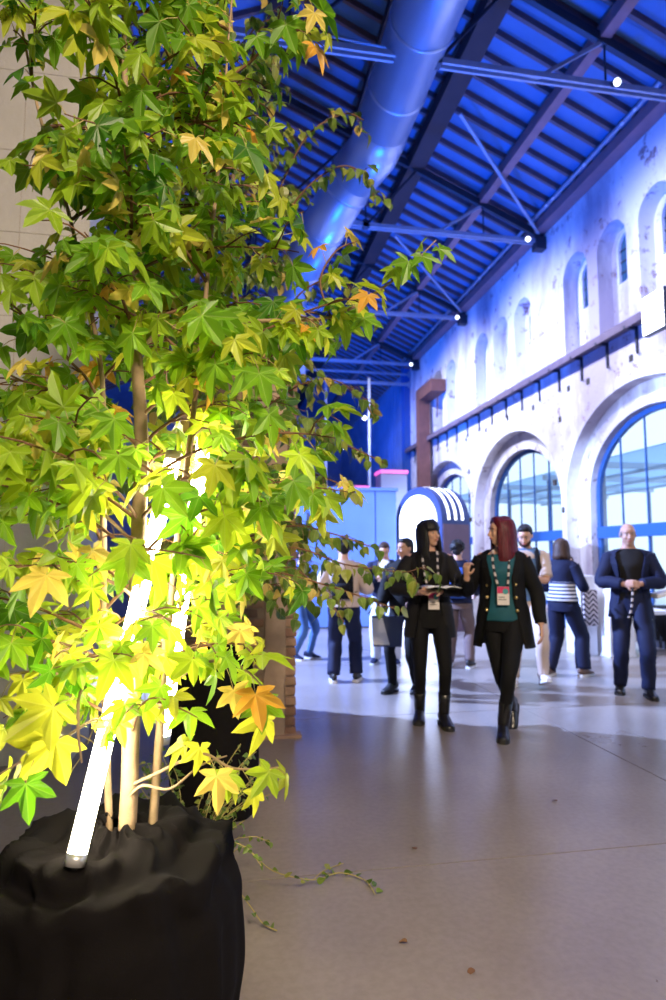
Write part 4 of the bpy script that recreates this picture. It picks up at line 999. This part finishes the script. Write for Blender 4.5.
MB().add([(-.14, -.05, 0), (.14, -.05, 0), (.14, .05, 0), (-.14, .05, 0), (-.16, -.02, .30), (.16, -.02, .30), (.16, .02, .30), (-.16, .02, .30)], [(0, 3, 2, 1), (0, 1, 5, 4), (1, 2, 6, 5), (2, 3, 7, 6), (3, 0, 4, 7), (4, 5, 6, 7)]).build('bag_body', 'bag_blue', bgs)
MB().add([(-.145, -.053, .02), (0.02, -.053, .02), (-.05, -.025, .28), (-.16, -.025, .28)], [(0, 1, 2, 3)]).add([(-.145, -.056, .02), (0.02, -.056, .02), (-.05, -.028, .28), (-.16, -.028, .28)], [(0, 1, 2, 3)]).build('white_flap', 'cloth_white', bgs)
for yy in (-.02, .02): MB().tube(catmull([(-.08, yy, .29), (-.05, yy, .38), (.05, yy, .38), (.08, yy, .29)], 4), .006, 6).build('bag_handle', 'cloth_black', bgs, True)
pp_ = thing('folded_papers', 'sheaf of white papers clamped under arm of the man in navy suit', 'papers', (4.42, 5.66, 1.03), R_(-12))
MB().box((-.13, -.09, -.02), (.16, .09, .0)).xf(Matrix.Rotation(R_(-16), 4, 'Y')).build('lower_sheet', 'paper', pp_); MB().box((-.12, -.08, .001), (.17, .085, .02)).xf(Matrix.Rotation(R_(-16), 4, 'Y')).build('upper_sheet', 'paper', pp_)

# ------------------------------------------------------------------ white display stands by the window
sd = thing('display_stand', 'tall white slanted display stand near the big arched window', 'stand', (5.50, 8.15, 0))
q = MB(); pf = [(-.20, 0), (-.19, .5), (-.15, .9), (-.08, 1.15), (.06, 1.27), (.14, 1.22), (.12, .9), (.13, .5), (.16, 0)]
n = len(pf); q.add([(x, -.22, z) for x, z in pf] + [(x, .22, z) for x, z in pf], [tuple(range(n))[::-1], tuple(range(n, 2 * n))] + [(i, (i + 1) % n, n + (i + 1) % n, n + i) for i in range(n)])
q.build('curved_body', 'white_laminate', sd); MB().box((-.22, -.24, 0), (.18, .24, .03)).build('base_plate', 'white_laminate', sd)
sb = thing('white_counter', 'low white counter left of the slanted display stand', 'counter', (5.13, 8.35, 0))
MB().box((-.12, -.2, 0), (.12, .2, 1.08)).build('body', 'white_laminate', sb); MB().box((-.135, -.22, 1.08), (.135, .22, 1.12)).build('top', 'white_laminate', sb)
sc_ = tag(MB().build('x', 'scarf_print') if False else MB().box((-.11, -.02, .0), (.11, .02, .50)).wrinkle(.01, 9).build('chevron_scarf', 'scarf_print'), 'dark chevron patterned scarf hanging on the low white counter', 'scarf'); sc_.location = (5.13, 8.11, .42)
tb = thing('white_table', 'white table behind the legs of the man in navy suit', 'table', (6.10, 8.35, 0))
MB().box((-.38, -.3, .56), (.38, .3, .61)).build('tabletop', 'white_laminate', tb)
for x in (-.34, .34):
    for yy in (-.26, .26): MB().box((x - .025, yy - .025, 0), (x + .025, yy + .025, .56)).build('leg', 'white_laminate', tb)
MB().box((-.36, .24, .1), (.36, .27, .56)).build('back_panel', 'white_laminate', tb)
cb = tag(MB().box((-.13, -.1, 0), (.13, .1, .16)).wrinkle(.02, 8).build('printed_cushion', 'scarf_print'), 'black and white printed cushion on the white table', 'cushion'); cb.location = (5.92, 8.3, .63)
dk = thing('dark_placeholder', 'added bench behind the suited man at right edge', 'placeholder', (7.0, 8.7, 0))  # added stand-in for an unclear dark shape, possibly a person
MB().box((-.45, -.25, .12), (.45, .25, .62)).wrinkle(.01, 6).build('dark_block', 'cloth_black', dk)
for x in (-.38, .38): MB().box((x - .03, -.2, 0), (x + .03, .2, .12)).build('leg', 'dark_steel', dk)  # made-up supports under the stand-in block

# ------------------------------------------------------------------ trees
CP = Vector((0, 0, 1.4)); CM = cam.rotation_euler.to_matrix()
def seen_size(p, size):                                   # how large a leaf shows in the photograph (used only to pick the 300 parts)
    q = CM.transposed() @ (p - CP)
    if q.z > -0.3: return 0
    x = 333 + 620 * q.x / -q.z; y = 500 - 620 * q.y / -q.z
    return size / -q.z if -20 < x < 690 and -20 < y < 1010 else 0

def gum_leaf(var):
    r = random.Random(var * 13 + 1); sp = [(-155, .22)]
    for la, ll in ((-108, .66), (-54, .95), (0, 1.08), (54, .95), (108, .66)):
        ll *= r.uniform(.93, 1.06)
        sp += [(la - 19, ll * .58), (la - 11, ll * .76), (la, ll), (la + 11, ll * .76), (la + 19, ll * .58)]
        if la < 108: sp.append((la + 27, (.44 if abs(la + 27) > 40 else .50)))
    sp.append((155, .22))
    fold = (.05, .10, .16, .03)[var % 4]; droop = (.20, .34, .12, .45)[var % 4]; side = (.0, .25, -.2, .1)[var % 4]
    v = [(0, 0, 0)]; co = [(0, 0, 0)]
    for k, (a, rr) in enumerate(sp):
        x = rr * math.sin(R_(a)); y = rr * math.cos(R_(a))
        near = min(abs(a - la) for la in (-108, -54, 0, 54, 108))
        z = -droop * rr * rr + fold * (near / 20) * rr + side * x * y * .5 + r.uniform(-.03, .03)
        v.append((x, y, z)); co.append((x, y, 0))
    f = [(0, i + 1, i) for i in range(1, len(sp))]
    return v, f, co
def oval_leaf(var):
    r = random.Random(var * 7 + 5); ys = [0, .10, .30, .55, .78, 1.0]; ws = [0, .26, .38, .32, .17, 0]
    fold = (.10, .22, .05)[var % 3]; dr = (.15, .3, .4)[var % 3]
    v = []; co = []
    for y, w_ in zip(ys, ws):
        for sx in (-1, 0, 1):
            v.append((sx * w_, y, -dr * y * y + abs(sx) * w_ * fold * 2 + r.uniform(-.015, .015))); co.append((sx * w_, y, 0))
    f = []
    for i in range(5):
        for j in (0, 1): a = 3 * i + j; f.append((a, a + 1, a + 4, a + 3))
    return v, f, co

def leaf_matrix(t, n):
    t = t.normalized(); n = (n - t * n.dot(t))
    if n.length < 1e-4: n = t.orthogonal()
    n.normalize(); x = t.cross(n); return Matrix((x, t, n)).transposed()

def add_attr(me, co):
    a = me.attributes.new('leafco', 'FLOAT_VECTOR', 'POINT'); a.data.foreach_set('vector', [c for p in co for c in p])

def dress(root, leaves, shapes, mats_, nparts=300):
    """leaves: (pos, tip dir, normal, size, mat, var); the best seen become parts, the rest one foliage mesh"""
    org = root.location
    leaves.sort(key=lambda l: -seen_size(l[0], l[3] * (0.5 + abs(((l[0] - CP).normalized()).dot(l[2].normalized())))))
    cache = {}
    for (p, t, n, s, m_, va) in leaves[:nparts]:
        if (m_, va) not in cache:
            v, f, co = shapes[va]; me = bpy.data.meshes.new('leaf'); me.from_pydata(v, [], f); me.materials.append(mats_[m_]); add_attr(me, co)
            me.polygons.foreach_set('use_smooth', [False] * len(me.polygons)); cache[(m_, va)] = me
        o = link('leaf', cache[(m_, va)], root); M = leaf_matrix(t, n).to_4x4(); M.translation = p - org
        o.matrix_local = M @ Matrix.Scale(s, 4)
    mb = MB(); cos = []
    for (p, t, n, s, m_, va) in leaves[nparts:]:
        v, f, co = shapes[va]; M = leaf_matrix(t, n); q = p - org
        mb.add([M @ (Vector(x) * s) + q for x in v], f, m_); cos += co
    me = mb.mesh('foliage', mats_); add_attr(me, cos); o = link('foliage', me, root); o['kind'] = 'stuff'

def rvec(r): return Vector((r.gauss(0, 1), r.gauss(0, 1), r.gauss(0, 1)))
def wpick(r, ws):
    u = r.random() * sum(ws)
    for i, x in enumerate(ws):
        u -= x
        if u <= 0: return i
    return len(ws) - 1

def leafy(r, pts, start, step, leaves, pet, petl, size, ws, nvar, down=.8, camface=.5, r0=0.004):
    """sets leaves on stalks along a twig"""
    L_ = [0]
    for a, b in zip(pts, pts[1:]): L_.append(L_[-1] + (b - a).length)
    tot = L_[-1]; d = start * tot; k = 0
    while d <= tot + 1e-6:
        i = max(j for j in range(len(L_)) if L_[j] <= d + 1e-9); i = min(i, len(pts) - 2)
        u = (d - L_[i]) / max(1e-6, L_[i + 1] - L_[i]); p = pts[i].lerp(pts[i + 1], min(1, u)); td = (pts[i + 1] - pts[i]).normalized()
        sd_ = rvec(r); sd_ = (sd_ - td * sd_.dot(td)).normalized()
        pd = (sd_ * .8 + td * .6 + Vector((0, 0, .1))).normalized(); pl = petl * r.uniform(.6, 1.3)
        e = p + pd * pl * .6 + Vector((0, 0, -pl * .05)); e2 = p + pd * pl + Vector((0, 0, -pl * .25))
        pet.tube([p, e, e2], [.0016, .0013, .0011], 3, cap=False)
        t = (pd * .55 + Vector((0, 0, -down)) + rvec(r) * .35); n = (Vector((0, -1, .25)) * camface + pd * .4 + Vector((0, 0, .45)) + rvec(r) * .45)
        leaves.append((e2, t, n, size * r.uniform(.62, 1.22), wpick(r, ws), r.randrange(nvar)))
        d += step * r.uniform(.7, 1.35); k += 1

def curve_branch(r, p, az, ln, e0, e1, wob=.10, n=7):
    pts = [p.copy()]; q = p.copy()
    for k in range(n):
        u = k / (n - 1); el = e0 + (e1 - e0) * u; a = az + wob * r.gauss(0, 1) * 1.4
        q = q + Vector((math.cos(a) * math.cos(el), math.sin(a) * math.cos(el), math.sin(el))) * ln / n; pts.append(q.copy())
    return pts

GS = [gum_leaf(k) for k in range(4)]; OS = [oval_leaf(k) for k in range(3)]

# ---- the sweetgum in the cloth-wrapped tub
g_org = Vector((-0.266, 2.0, 0.55))
gum = thing('sweetgum_tree', 'young sweetgum tree with star-shaped lime leaves around glowing tubes', 'tree', g_org)
gl = []; gp = MB(); r = random.Random(11)
def gpart(name, mb, m_): mb.xf(Matrix.Translation(-g_org)); return mb.build(name, m_, gum, True)
stems = [[(-0.266, 2.0, 0.50), (-0.262, 2.0, 1.145), (-0.258, 2.0, 1.731), (-0.299, 2.0, 2.215), (-0.329, 2.02, 2.616), (-0.356, 2.05, 3.102), (-0.386, 2.08, 3.75)],
         [(-0.20, 2.05, 0.50), (-0.185, 2.06, 0.956), (-0.15, 2.06, 1.387), (-0.10, 2.05, 1.905), (-0.06, 2.05, 2.416), (-0.02, 2.06, 2.95), (0.0, 2.08, 3.4)],
         [(-0.33, 2.08, 0.50), (-0.365, 2.10, 1.134), (-0.387, 2.1, 1.516), (-0.40, 2.1, 1.979), (-0.521, 2.1, 2.517), (-0.63, 2.08, 2.892), (-.72, 2.06, 3.3)]]
srad = [[.027, .025, .022, .016, .012, .009, .004], [.015, .013, .011, .009, .007, .005, .003], [.012, .011, .010, .008, .006, .005, .003]]
SP = []
for k, st_ in enumerate(stems):
    pts = catmull(st_, 5); pts = [p + Vector((noise.noise((p.z * 3, k, 0)) * .008, noise.noise((p.z * 3, k, 5)) * .008, 0)) for p in pts]
    gpart('trunk' if k == 0 else 'stem', MB().tube(pts, lerp_list(srad[k], 5), 12), 'bark'); SP.append(pts)
for pts in SP:
    leafy(r, pts[16:], .0, .055, gl, gp, .06, .085, (.12, .34, .30, .15, .07, .018), 4)
GW = (.12, .34, .30, .15, .07, .018)
def canopy_r(z): return max(.12, min(.56, .34 + (z - .7) * .35) if z < 1.3 else (.56 if z < 2.3 else max(.2, .56 - (z - 2.3) * .22)))
az = 0.3
for k in range(84):
    u = (k + r.random()) / 84; z = .98 + u * 2.6; sidx = 0 if r.random() < .6 else r.choice((1, 2)); pts = SP[sidx]
    p = min(pts, key=lambda q: abs(q.z - z + .12)).copy(); az += 2.4
    tz = p.z + .1
    R1 = canopy_r(z) * r.uniform(.72, 1.08); hx = g_org.x - p.x; ln = R1 * 1.12
    if math.sin(az) < -.6: ln *= .86
    if math.cos(az) < -.3 and z > 2.5: ln *= .55
    bp = curve_branch(r, p, az, ln, R_(r.uniform(28, 52)), R_(r.uniform(-18, 12)))
    bm_ = MB().tube(catmull(bp, 2), lerp_list([.0062 - .0006 * j for j in range(len(bp))], 2), 6)
    leafy(r, bp, .30, .058, gl, gp, .055, .088, GW, 4)
    for tw in range(5):
        i = 2 + tw; q = bp[i]; a2 = az + (1 if tw % 2 else -1) * r.uniform(.6, 1.2)
        tp = curve_branch(r, q, a2, ln * r.uniform(.26, .42), R_(r.uniform(-10, 40)), R_(r.uniform(-40, 0)), n=4)
        bm_.tube(tp, [.0034, .003, .0026, .0022, .0016], 5); leafy(r, tp, .25, .060, gl, gp, .052, .085, GW, 4)
    gpart('branch', bm_, 'twig')
def set_branch(pts, rad, leaf_start, step, size, ws=GW, m_='twig', down=.8):
    c = catmull(pts, 5); gpart('branch', MB().tube(c, lerp_list(rad, 5), 7), m_); leafy(r, c, leaf_start, step, gl, gp, .062, size, ws, 4, down)
LW = (.02, .25, .38, .22, .10, .03)
set_branch([(-.28, 2.0, 2.05), (-.16, 1.98, 2.13), (.106, 1.95, 2.155), (.335, 1.94, 2.18), (.505, 1.93, 2.285), (.61, 1.92, 2.375), (.69, 1.91, 2.46)], [.008, .0075, .0065, .0055, .0045, .0035, .002], .42, .052, .080, LW, 'bark')
set_branch([(.335, 1.94, 2.18), (.30, 1.94, 2.30), (.35, 1.93, 2.40), (.42, 1.93, 2.44)], [.004, .0035, .003, .002], .3, .06, .075, LW)
set_branch([(-.262, 1.99, .72), (-.18, 1.93, .77), (-.11, 1.88, .815), (-.041, 1.86, .838), (.03, 1.85, .80), (.10, 1.84, .795), (.165, 1.83, .80)], [.005, .005, .0045, .004, .0035, .003, .002], .42, .052, .075, (.0, .12, .35, .33, .17, .03), 'bark', 1.0)
set_branch([(-.27, 1.99, .68), (-.22, 1.94, .735), (-.139, 1.90, .735), (-.056, 1.88, .80), (.02, 1.86, .83)], [.005, .0045, .004, .003, .002], .9, .06, .07, LW, 'bark', 1.0)
set_branch([(-.28, 1.98, .85), (-.33, 1.85, .95), (-.40, 1.74, .93), (-.47, 1.70, .90), (-.53, 1.68, .87)], [.005, .0045, .004, .003, .002], .35, .055, .098, (.05, .35, .38, .16, .04, .02), 'bark', 1.0)
set_branch([(-.30, 1.95, 1.0), (-.36, 1.78, 1.05), (-.35, 1.68, .98), (-.33, 1.64, .90)], [.005, .0045, .004, .002], .35, .050, .105, (.0, .30, .45, .2, .05, .0), 'bark', 1.1)
set_branch([(-.38, 2.08, .95), (-.48, 2.0, 1.05), (-.60, 1.95, 1.06), (-.74, 1.9, 1.02)], [.005, .0045, .004, .002], .3, .045, .085, GW, 'bark', 1.0)
set_branch([(-.15, 2.05, 1.0), (-.05, 1.95, 1.08), (.06, 1.90, 1.07), (.15, 1.88, .98)], [.005, .0045, .004, .002], .25, .045, .085, (.0, .15, .40, .3, .12, .03), 'bark', 1.0)
set_branch([(-.28, 2.0, 1.45), (-.42, 1.85, 1.58), (-.58, 1.72, 1.60), (-.70, 1.66, 1.55)], [.006, .005, .004, .0025], .3, .05, .09, GW, 'bark')
def by_lamp(l):
    p = l[0]
    for a, b, w_ in ((Vector((-.372, 1.80, .59)), Vector((-.165, 2.10, 1.74)), .075), (Vector((-.20, 2.30, .75)), Vector((-.06, 2.26, 1.93)), .06)):
        if a.z - .05 < p.z - .04 < b.z:
            c = a.lerp(b, (p.z - .04 - a.z) / (b.z - a.z))
            if p.y < c.y + .08 and abs(p.x - c.x) < w_: return True
    return False
gl = [l for l in gl if not (by_lamp(l) and r.random() < .62)]
q = MB(); q.v = gp.v; q.f = gp.f; q.mi = gp.mi; o = gpart('leaf_stalks', q, 'petiole'); o['kind'] = 'stuff'
dress(gum, gl, GS, GUM)

# ---- tub wrapped in black cloth
def cloth_tub(name, label, loc, rad, hgt, seed, folds=9):
    t = thing(name, label, 'planter', loc)
    q = MB(); n = 144; m = 64
    prof = [(rad * 1.02, .0), (rad * 1.04, .05), (rad * 1.10, hgt * .30), (rad * 1.09, hgt * .55), (rad * 1.05, hgt * .74), (rad * .97, hgt * .88), (rad * .84, hgt * .96), (rad * .60, hgt * 1.0), (rad * .30, hgt * 1.02), (rad * .14, hgt * 1.06)]
    pr = []
    for i in range(m + 1):
        u = i / m * (len(prof) - 1); k = min(int(u), len(prof) - 2); f = u - k
        p0 = prof[max(k - 1, 0)]; p1 = prof[k]; p2 = prof[k + 1]; p3 = prof[min(k + 2, len(prof) - 1)]
        pr.append(tuple(.5 * (2 * b + (c - a) * f + (2 * a - 5 * b + 4 * c - d) * f * f + (3 * b - a - 3 * c + d) * f ** 3) for a, b, c, d in zip(p0, p1, p2, p3)))
    for i, (r_, z) in enumerate(pr):
        v_ = i / m
        for k in range(n):
            th = 2 * math.pi * k / n
            wv = noise.noise((math.cos(th) * 1.6 + seed, math.sin(th) * 1.6, v_ * 1.2))
            low = max(0, 1 - v_ * 1.5)
            d = (math.sin(folds * th + 3.2 * wv + seed) * .022 + math.sin((folds * 2 + 1) * th + 5 * wv) * .010) * low * (rad / .36)
            tw = max(0, min(1, (v_ - .36) / .14))                            # swirling folds wound around the trunk
            ph = th * 1.0 - v_ * 26 + 3.5 * noise.noise((math.cos(th) * 1.3, math.sin(th) * 1.3, seed + 4))
            sw = (abs(math.sin(ph * .5)) ** 1.3 * .036 + noise.noise((math.cos(th) * 3, math.sin(th) * 3, v_ * 9 + seed)) * .022 - .02) * tw * (1.0 if r_ > rad * .3 else .4)
            cr = (1 - abs(noise.noise((math.cos(th) * 2.6 + v_ * 2, math.sin(th) * 2.6 - v_ * 3, seed + v_ * 5)))) ** 4 * .030 * tw; sw += cr - .012 * tw
            rr = r_ + d + sw * .75
            zz = z + sw * (.9 if v_ > .55 else .2) + noise.noise((math.cos(th) * 2.2, math.sin(th) * 2.2, seed + v_ * 3)) * .02 * tw
            q.v.append((rr * math.cos(th), rr * math.sin(th), max(0.0, zz) if v_ < .9 else zz))
    for i in range(m):
        for k in range(n): k2 = (k + 1) % n; q.f.append((i * n + k, i * n + k2, (i + 1) * n + k2, (i + 1) * n + k)); q.mi.append(0)
    q.build('cloth_wrap', 'black_cloth', t, True)
    MB().tube([(0, 0, 0.005), (0, 0, hgt * .86)], [rad * .80, rad * .90], 28).build('tub', 'dark_steel', t, True)
    return t
cloth_tub('cloth_wrapped_tub', 'front planter tub swathed in black cloth under the sweetgum', (-0.30, 2.02, 0), .335, .57, 1.0)
cloth_tub('cloth_wrapped_tub', 'rear planter tub swathed in black cloth beside the brick pillar', (-0.03, 3.62, 0), .215, .86, 5.0, 7)

# ---- glowing tubes leaning in the tree
for (p, q_, lb, glow) in (((-.372, 1.80, .590), (-.165, 2.10, 1.74), 'glowing white tube lamp leaning across the sweetgum trunk from tub', 'led'), ((-.20, 2.30, .75), (-.060, 2.26, 1.93), 'second glowing tube lamp half hidden in leaves right of trunk', 'led')):
    p = Vector(p); q_ = Vector(q_); d = (q_ - p); t = thing('tube_lamp', lb, 'lamp', p, 0, 'tube lamps in the sweetgum')
    MB().tube([d * .025, d * .975], .025, 18).build('diffuser_tube', glow, t, True)
    for a, b in ((0, .025), (.975, 1.0)): MB().tube([d * a, d * b], .027, 18).build('end_cap', 'led_cap', t, True)
    MB().tube(catmull([d * 1.0, d * 1.0 + Vector((.01, .03, .05)), d * .98 + Vector((.02, .10, .06))], 4), .003, 6).build('cable', 'dark_steel', t, True)

# ---- hornbeam-like tree behind
b_org = Vector((0.02, 3.60, 0.80))
bir = thing('birch_tree', 'taller olive-green small-leaved tree behind the sweetgum', 'tree', b_org)
bl = []; bp_ = MB(); r = random.Random(23)
def bpart(name, mb, m_): mb.xf(Matrix.Translation(-b_org)); return mb.build(name, m_, bir, True)
bst = [[(-.02, 3.62, .78), (.06, 3.56, 1.4), (.08, 3.5, 2.2), (.04, 3.5, 3.0), (.02, 3.5, 3.9), (.0, 3.5, 4.7)], [(.02, 3.62, .78), (.0, 3.66, 1.5), (-.12, 3.7, 2.4), (-.2, 3.7, 3.4), (-.22, 3.7, 4.3)]]
BS = []
for k, st_ in enumerate(bst):
    pts = catmull(st_, 6); bpart('trunk' if k == 0 else 'stem', MB().tube(pts, lerp_list([.028, .024, .02, .015, .01, .004][:len(st_)], 6), 10), 'bark'); BS.append(pts)
BW = (.38, .36, .20, .06); az = 1.0
for k in range(64):
    u = (k + r.random()) / 64; z = 1.05 + u * 3.5; pts = BS[0 if r.random() < .68 else 1]
    p = min(pts, key=lambda q: abs(q.z - z)).copy(); az += 2.4; ln = r.uniform(.42, .62) * (1 if z < 2.6 else .86)
    bp = curve_branch(r, p, az, ln, R_(r.uniform(20, 45)), R_(r.uniform(-50, -10)))
    bm_ = MB().tube(catmull(bp, 2), lerp_list([.005 - .0005 * j for j in range(len(bp))], 2), 5)
    leafy(r, bp, .25, .040, bl, bp_, .018, .078, BW, 3, .9, .3)
    for tw in range(6):
        q = bp[1 + tw]; a2 = az + (1 if tw % 2 else -1) * r.uniform(.5, 1.2)
        tp = curve_branch(r, q, a2, ln * r.uniform(.35, .6), R_(r.uniform(-20, 20)), R_(r.uniform(-75, -20)), n=5)
        bm_.tube(tp, [.0026, .0024, .002, .0018, .0015, .001], 4); leafy(r, tp, .12, .036, bl, bp_, .016, .075, BW, 3, .9, .3)
    bpart('branch', bm_, 'twig')
for pts in ([(.12, 3.5, 1.45), (.38, 3.2, 1.44), (.60, 3.1, 1.36), (.80, 3.08, 1.33), (.92, 3.06, 1.32), (1.02, 3.05, 1.35)],
            [(.12, 3.5, 1.5), (.35, 3.3, 1.56), (.55, 3.2, 1.52), (.78, 3.15, 1.44)], [(.12, 3.5, 1.3), (.35, 3.3, 1.34), (.50, 3.2, 1.22), (.62, 3.18, 1.06)], [(.12, 3.5, 1.35), (.35, 3.2, 1.30), (.62, 3.1, 1.22), (.90, 3.08, 1.12)],
            [(.17, 3.5, 2.2), (.38, 3.3, 2.32), (.55, 3.2, 2.34), (.68, 3.2, 2.28), (.80, 3.2, 2.20)], [(.17, 3.5, 1.95), (.36, 3.3, 2.08), (.6, 3.2, 2.0), (.84, 3.2, 1.90)],
            [(.15, 3.5, 1.7), (.36, 3.3, 1.84), (.55, 3.2, 1.80), (.70, 3.2, 1.72)],
            [(.20, 3.5, 3.1), (.38, 3.3, 3.4), (.6, 3.2, 3.55), (.76, 3.2, 3.50), (.80, 3.2, 3.36)], [(.20, 3.5, 3.3), (.4, 3.25, 3.7), (.62, 3.2, 3.86), (.74, 3.2, 3.84)],
            [(.20, 3.5, 2.6), (.4, 3.3, 2.85), (.58, 3.2, 2.90), (.70, 3.2, 2.80), (.74, 3.2, 2.66)]):
    c = catmull(pts, 5); bm_ = MB().tube(c, lerp_list([.006 - .0009 * j for j in range(len(pts))], 5), 6)
    leafy(r, c, .28, .032, bl, bp_, .02, .068, (.25, .42, .28, .05), 3, .9, .6)
    for i in range(8, len(c) - 2, 3):
        tp = curve_branch(r, c[i], math.atan2(c[-1].y - c[0].y, c[-1].x - c[0].x) + (1 if i % 2 else -1) * .9, .16, 0, R_(-50), n=3)
        bm_.tube(tp, [.002, .0018, .0015, .001], 4); leafy(r, tp, .2, .036, bl, bp_, .016, .064, (.25, .42, .28, .05), 3, .9, .6)
    bpart('branch', bm_, 'twig')
q = MB(); q.v = bp_.v; q.f = bp_.f; q.mi = bp_.mi; o = bpart('leaf_stalks', q, 'twig'); o['kind'] = 'stuff'
dress(bir, bl, OS, BIR)

# ---- low leafy plant on the floor between the tubs, and the trailing sprig
def low_plant(name, label, org, n, spread, hgt, seed, leafsize):
    org = Vector(org); t = thing(name, label, 'plant', org); r = random.Random(seed); lv = []; pe = MB(); st_ = MB()
    for k in range(n):
        a = r.uniform(0, 6.28); p = org + Vector((math.cos(a) * .05, math.sin(a) * .05, 0))
        c = curve_branch(r, p, a, spread * r.uniform(.6, 1.2), R_(r.uniform(76, 89)), R_(r.uniform(-20, 60)), n=6)
        c = [Vector((v.x, v.y, max(.008, v.z))) for v in c]
        st_.tube(c, .0018, 4); leafy(r, c, .2, .020, lv, pe, .008, leafsize, (.45, .4, .15, .0), 3, .3, .1)
    st_.xf(Matrix.Translation(-org)).build('stems', 'petiole', t)['kind'] = 'stuff'
    dress(t, lv, OS, BIR, 0)
low_plant('fern_plant', 'fine-leaved green plant on the floor between the two cloth tubs', (-.13, 2.80, .0), 46, .56, .4, 5, .028)
vn_org = Vector((.12, 2.62, 0)); vn = thing('trailing_sprig', 'thin sprig with tiny leaves trailing across the concrete floor', 'sprig', vn_org)
r = random.Random(9); lv = []; pe = MB()
for pts in ([(.03, 2.60, .20), (.10, 2.62, .24), (.22, 2.66, .12), (.40, 2.74, .03), (.52, 2.80, .02), (.62, 2.74, .012), (.64, 2.62, .010)], [(.05, 2.55, .15), (.12, 2.5, .08), (.17, 2.48, .02), (.22, 2.44, .012)], [(.40, 2.74, .03), (.46, 2.84, .015), (.56, 2.90, .01)]):
    c = catmull(pts, 5); MB().tube(c, .0022, 5).xf(Matrix.Translation(-vn_org)).build('stem', 'petiole', vn, True); leafy(r, c, .3, .045, lv, pe, .01, .034, (.5, .4, .1, 0), 3, .1, .0)
lv = [(Vector((p.x, p.y, max(p.z, .006))), Vector((t.x, t.y, abs(t.z) * .2)), n, s, m_, v) for p, t, n, s, m_, v in lv]
dress(vn, lv, OS, BIR, 40)
for k, (x, y_, a) in enumerate(((.93, 2.98, .3), (.68, 2.30, 1.1), (.86, 2.12, 2.0), (1.9, 3.4, .5))):
    me = bpy.data.meshes.new('fallen_leaf'); v, f, co = OS[k % 3]; me.from_pydata(v, [], f); me.materials.append(MATS['twig']); add_attr(me, co)
    o = link('fallen_leaf', me); o.location = (x, y_, .006); o.rotation_euler = (.05, .05, a); o.scale = (.035,) * 3
    tag(o, ('tiny dry brown leaf lying on the joint line of the floor', 'tiny dry brown leaf on the near floor beside the front tub', 'tiny dry brown leaf in the near middle of the floor', 'tiny dry brown leaf farther out on the floor')[k], 'leaf', 'fallen leaves')
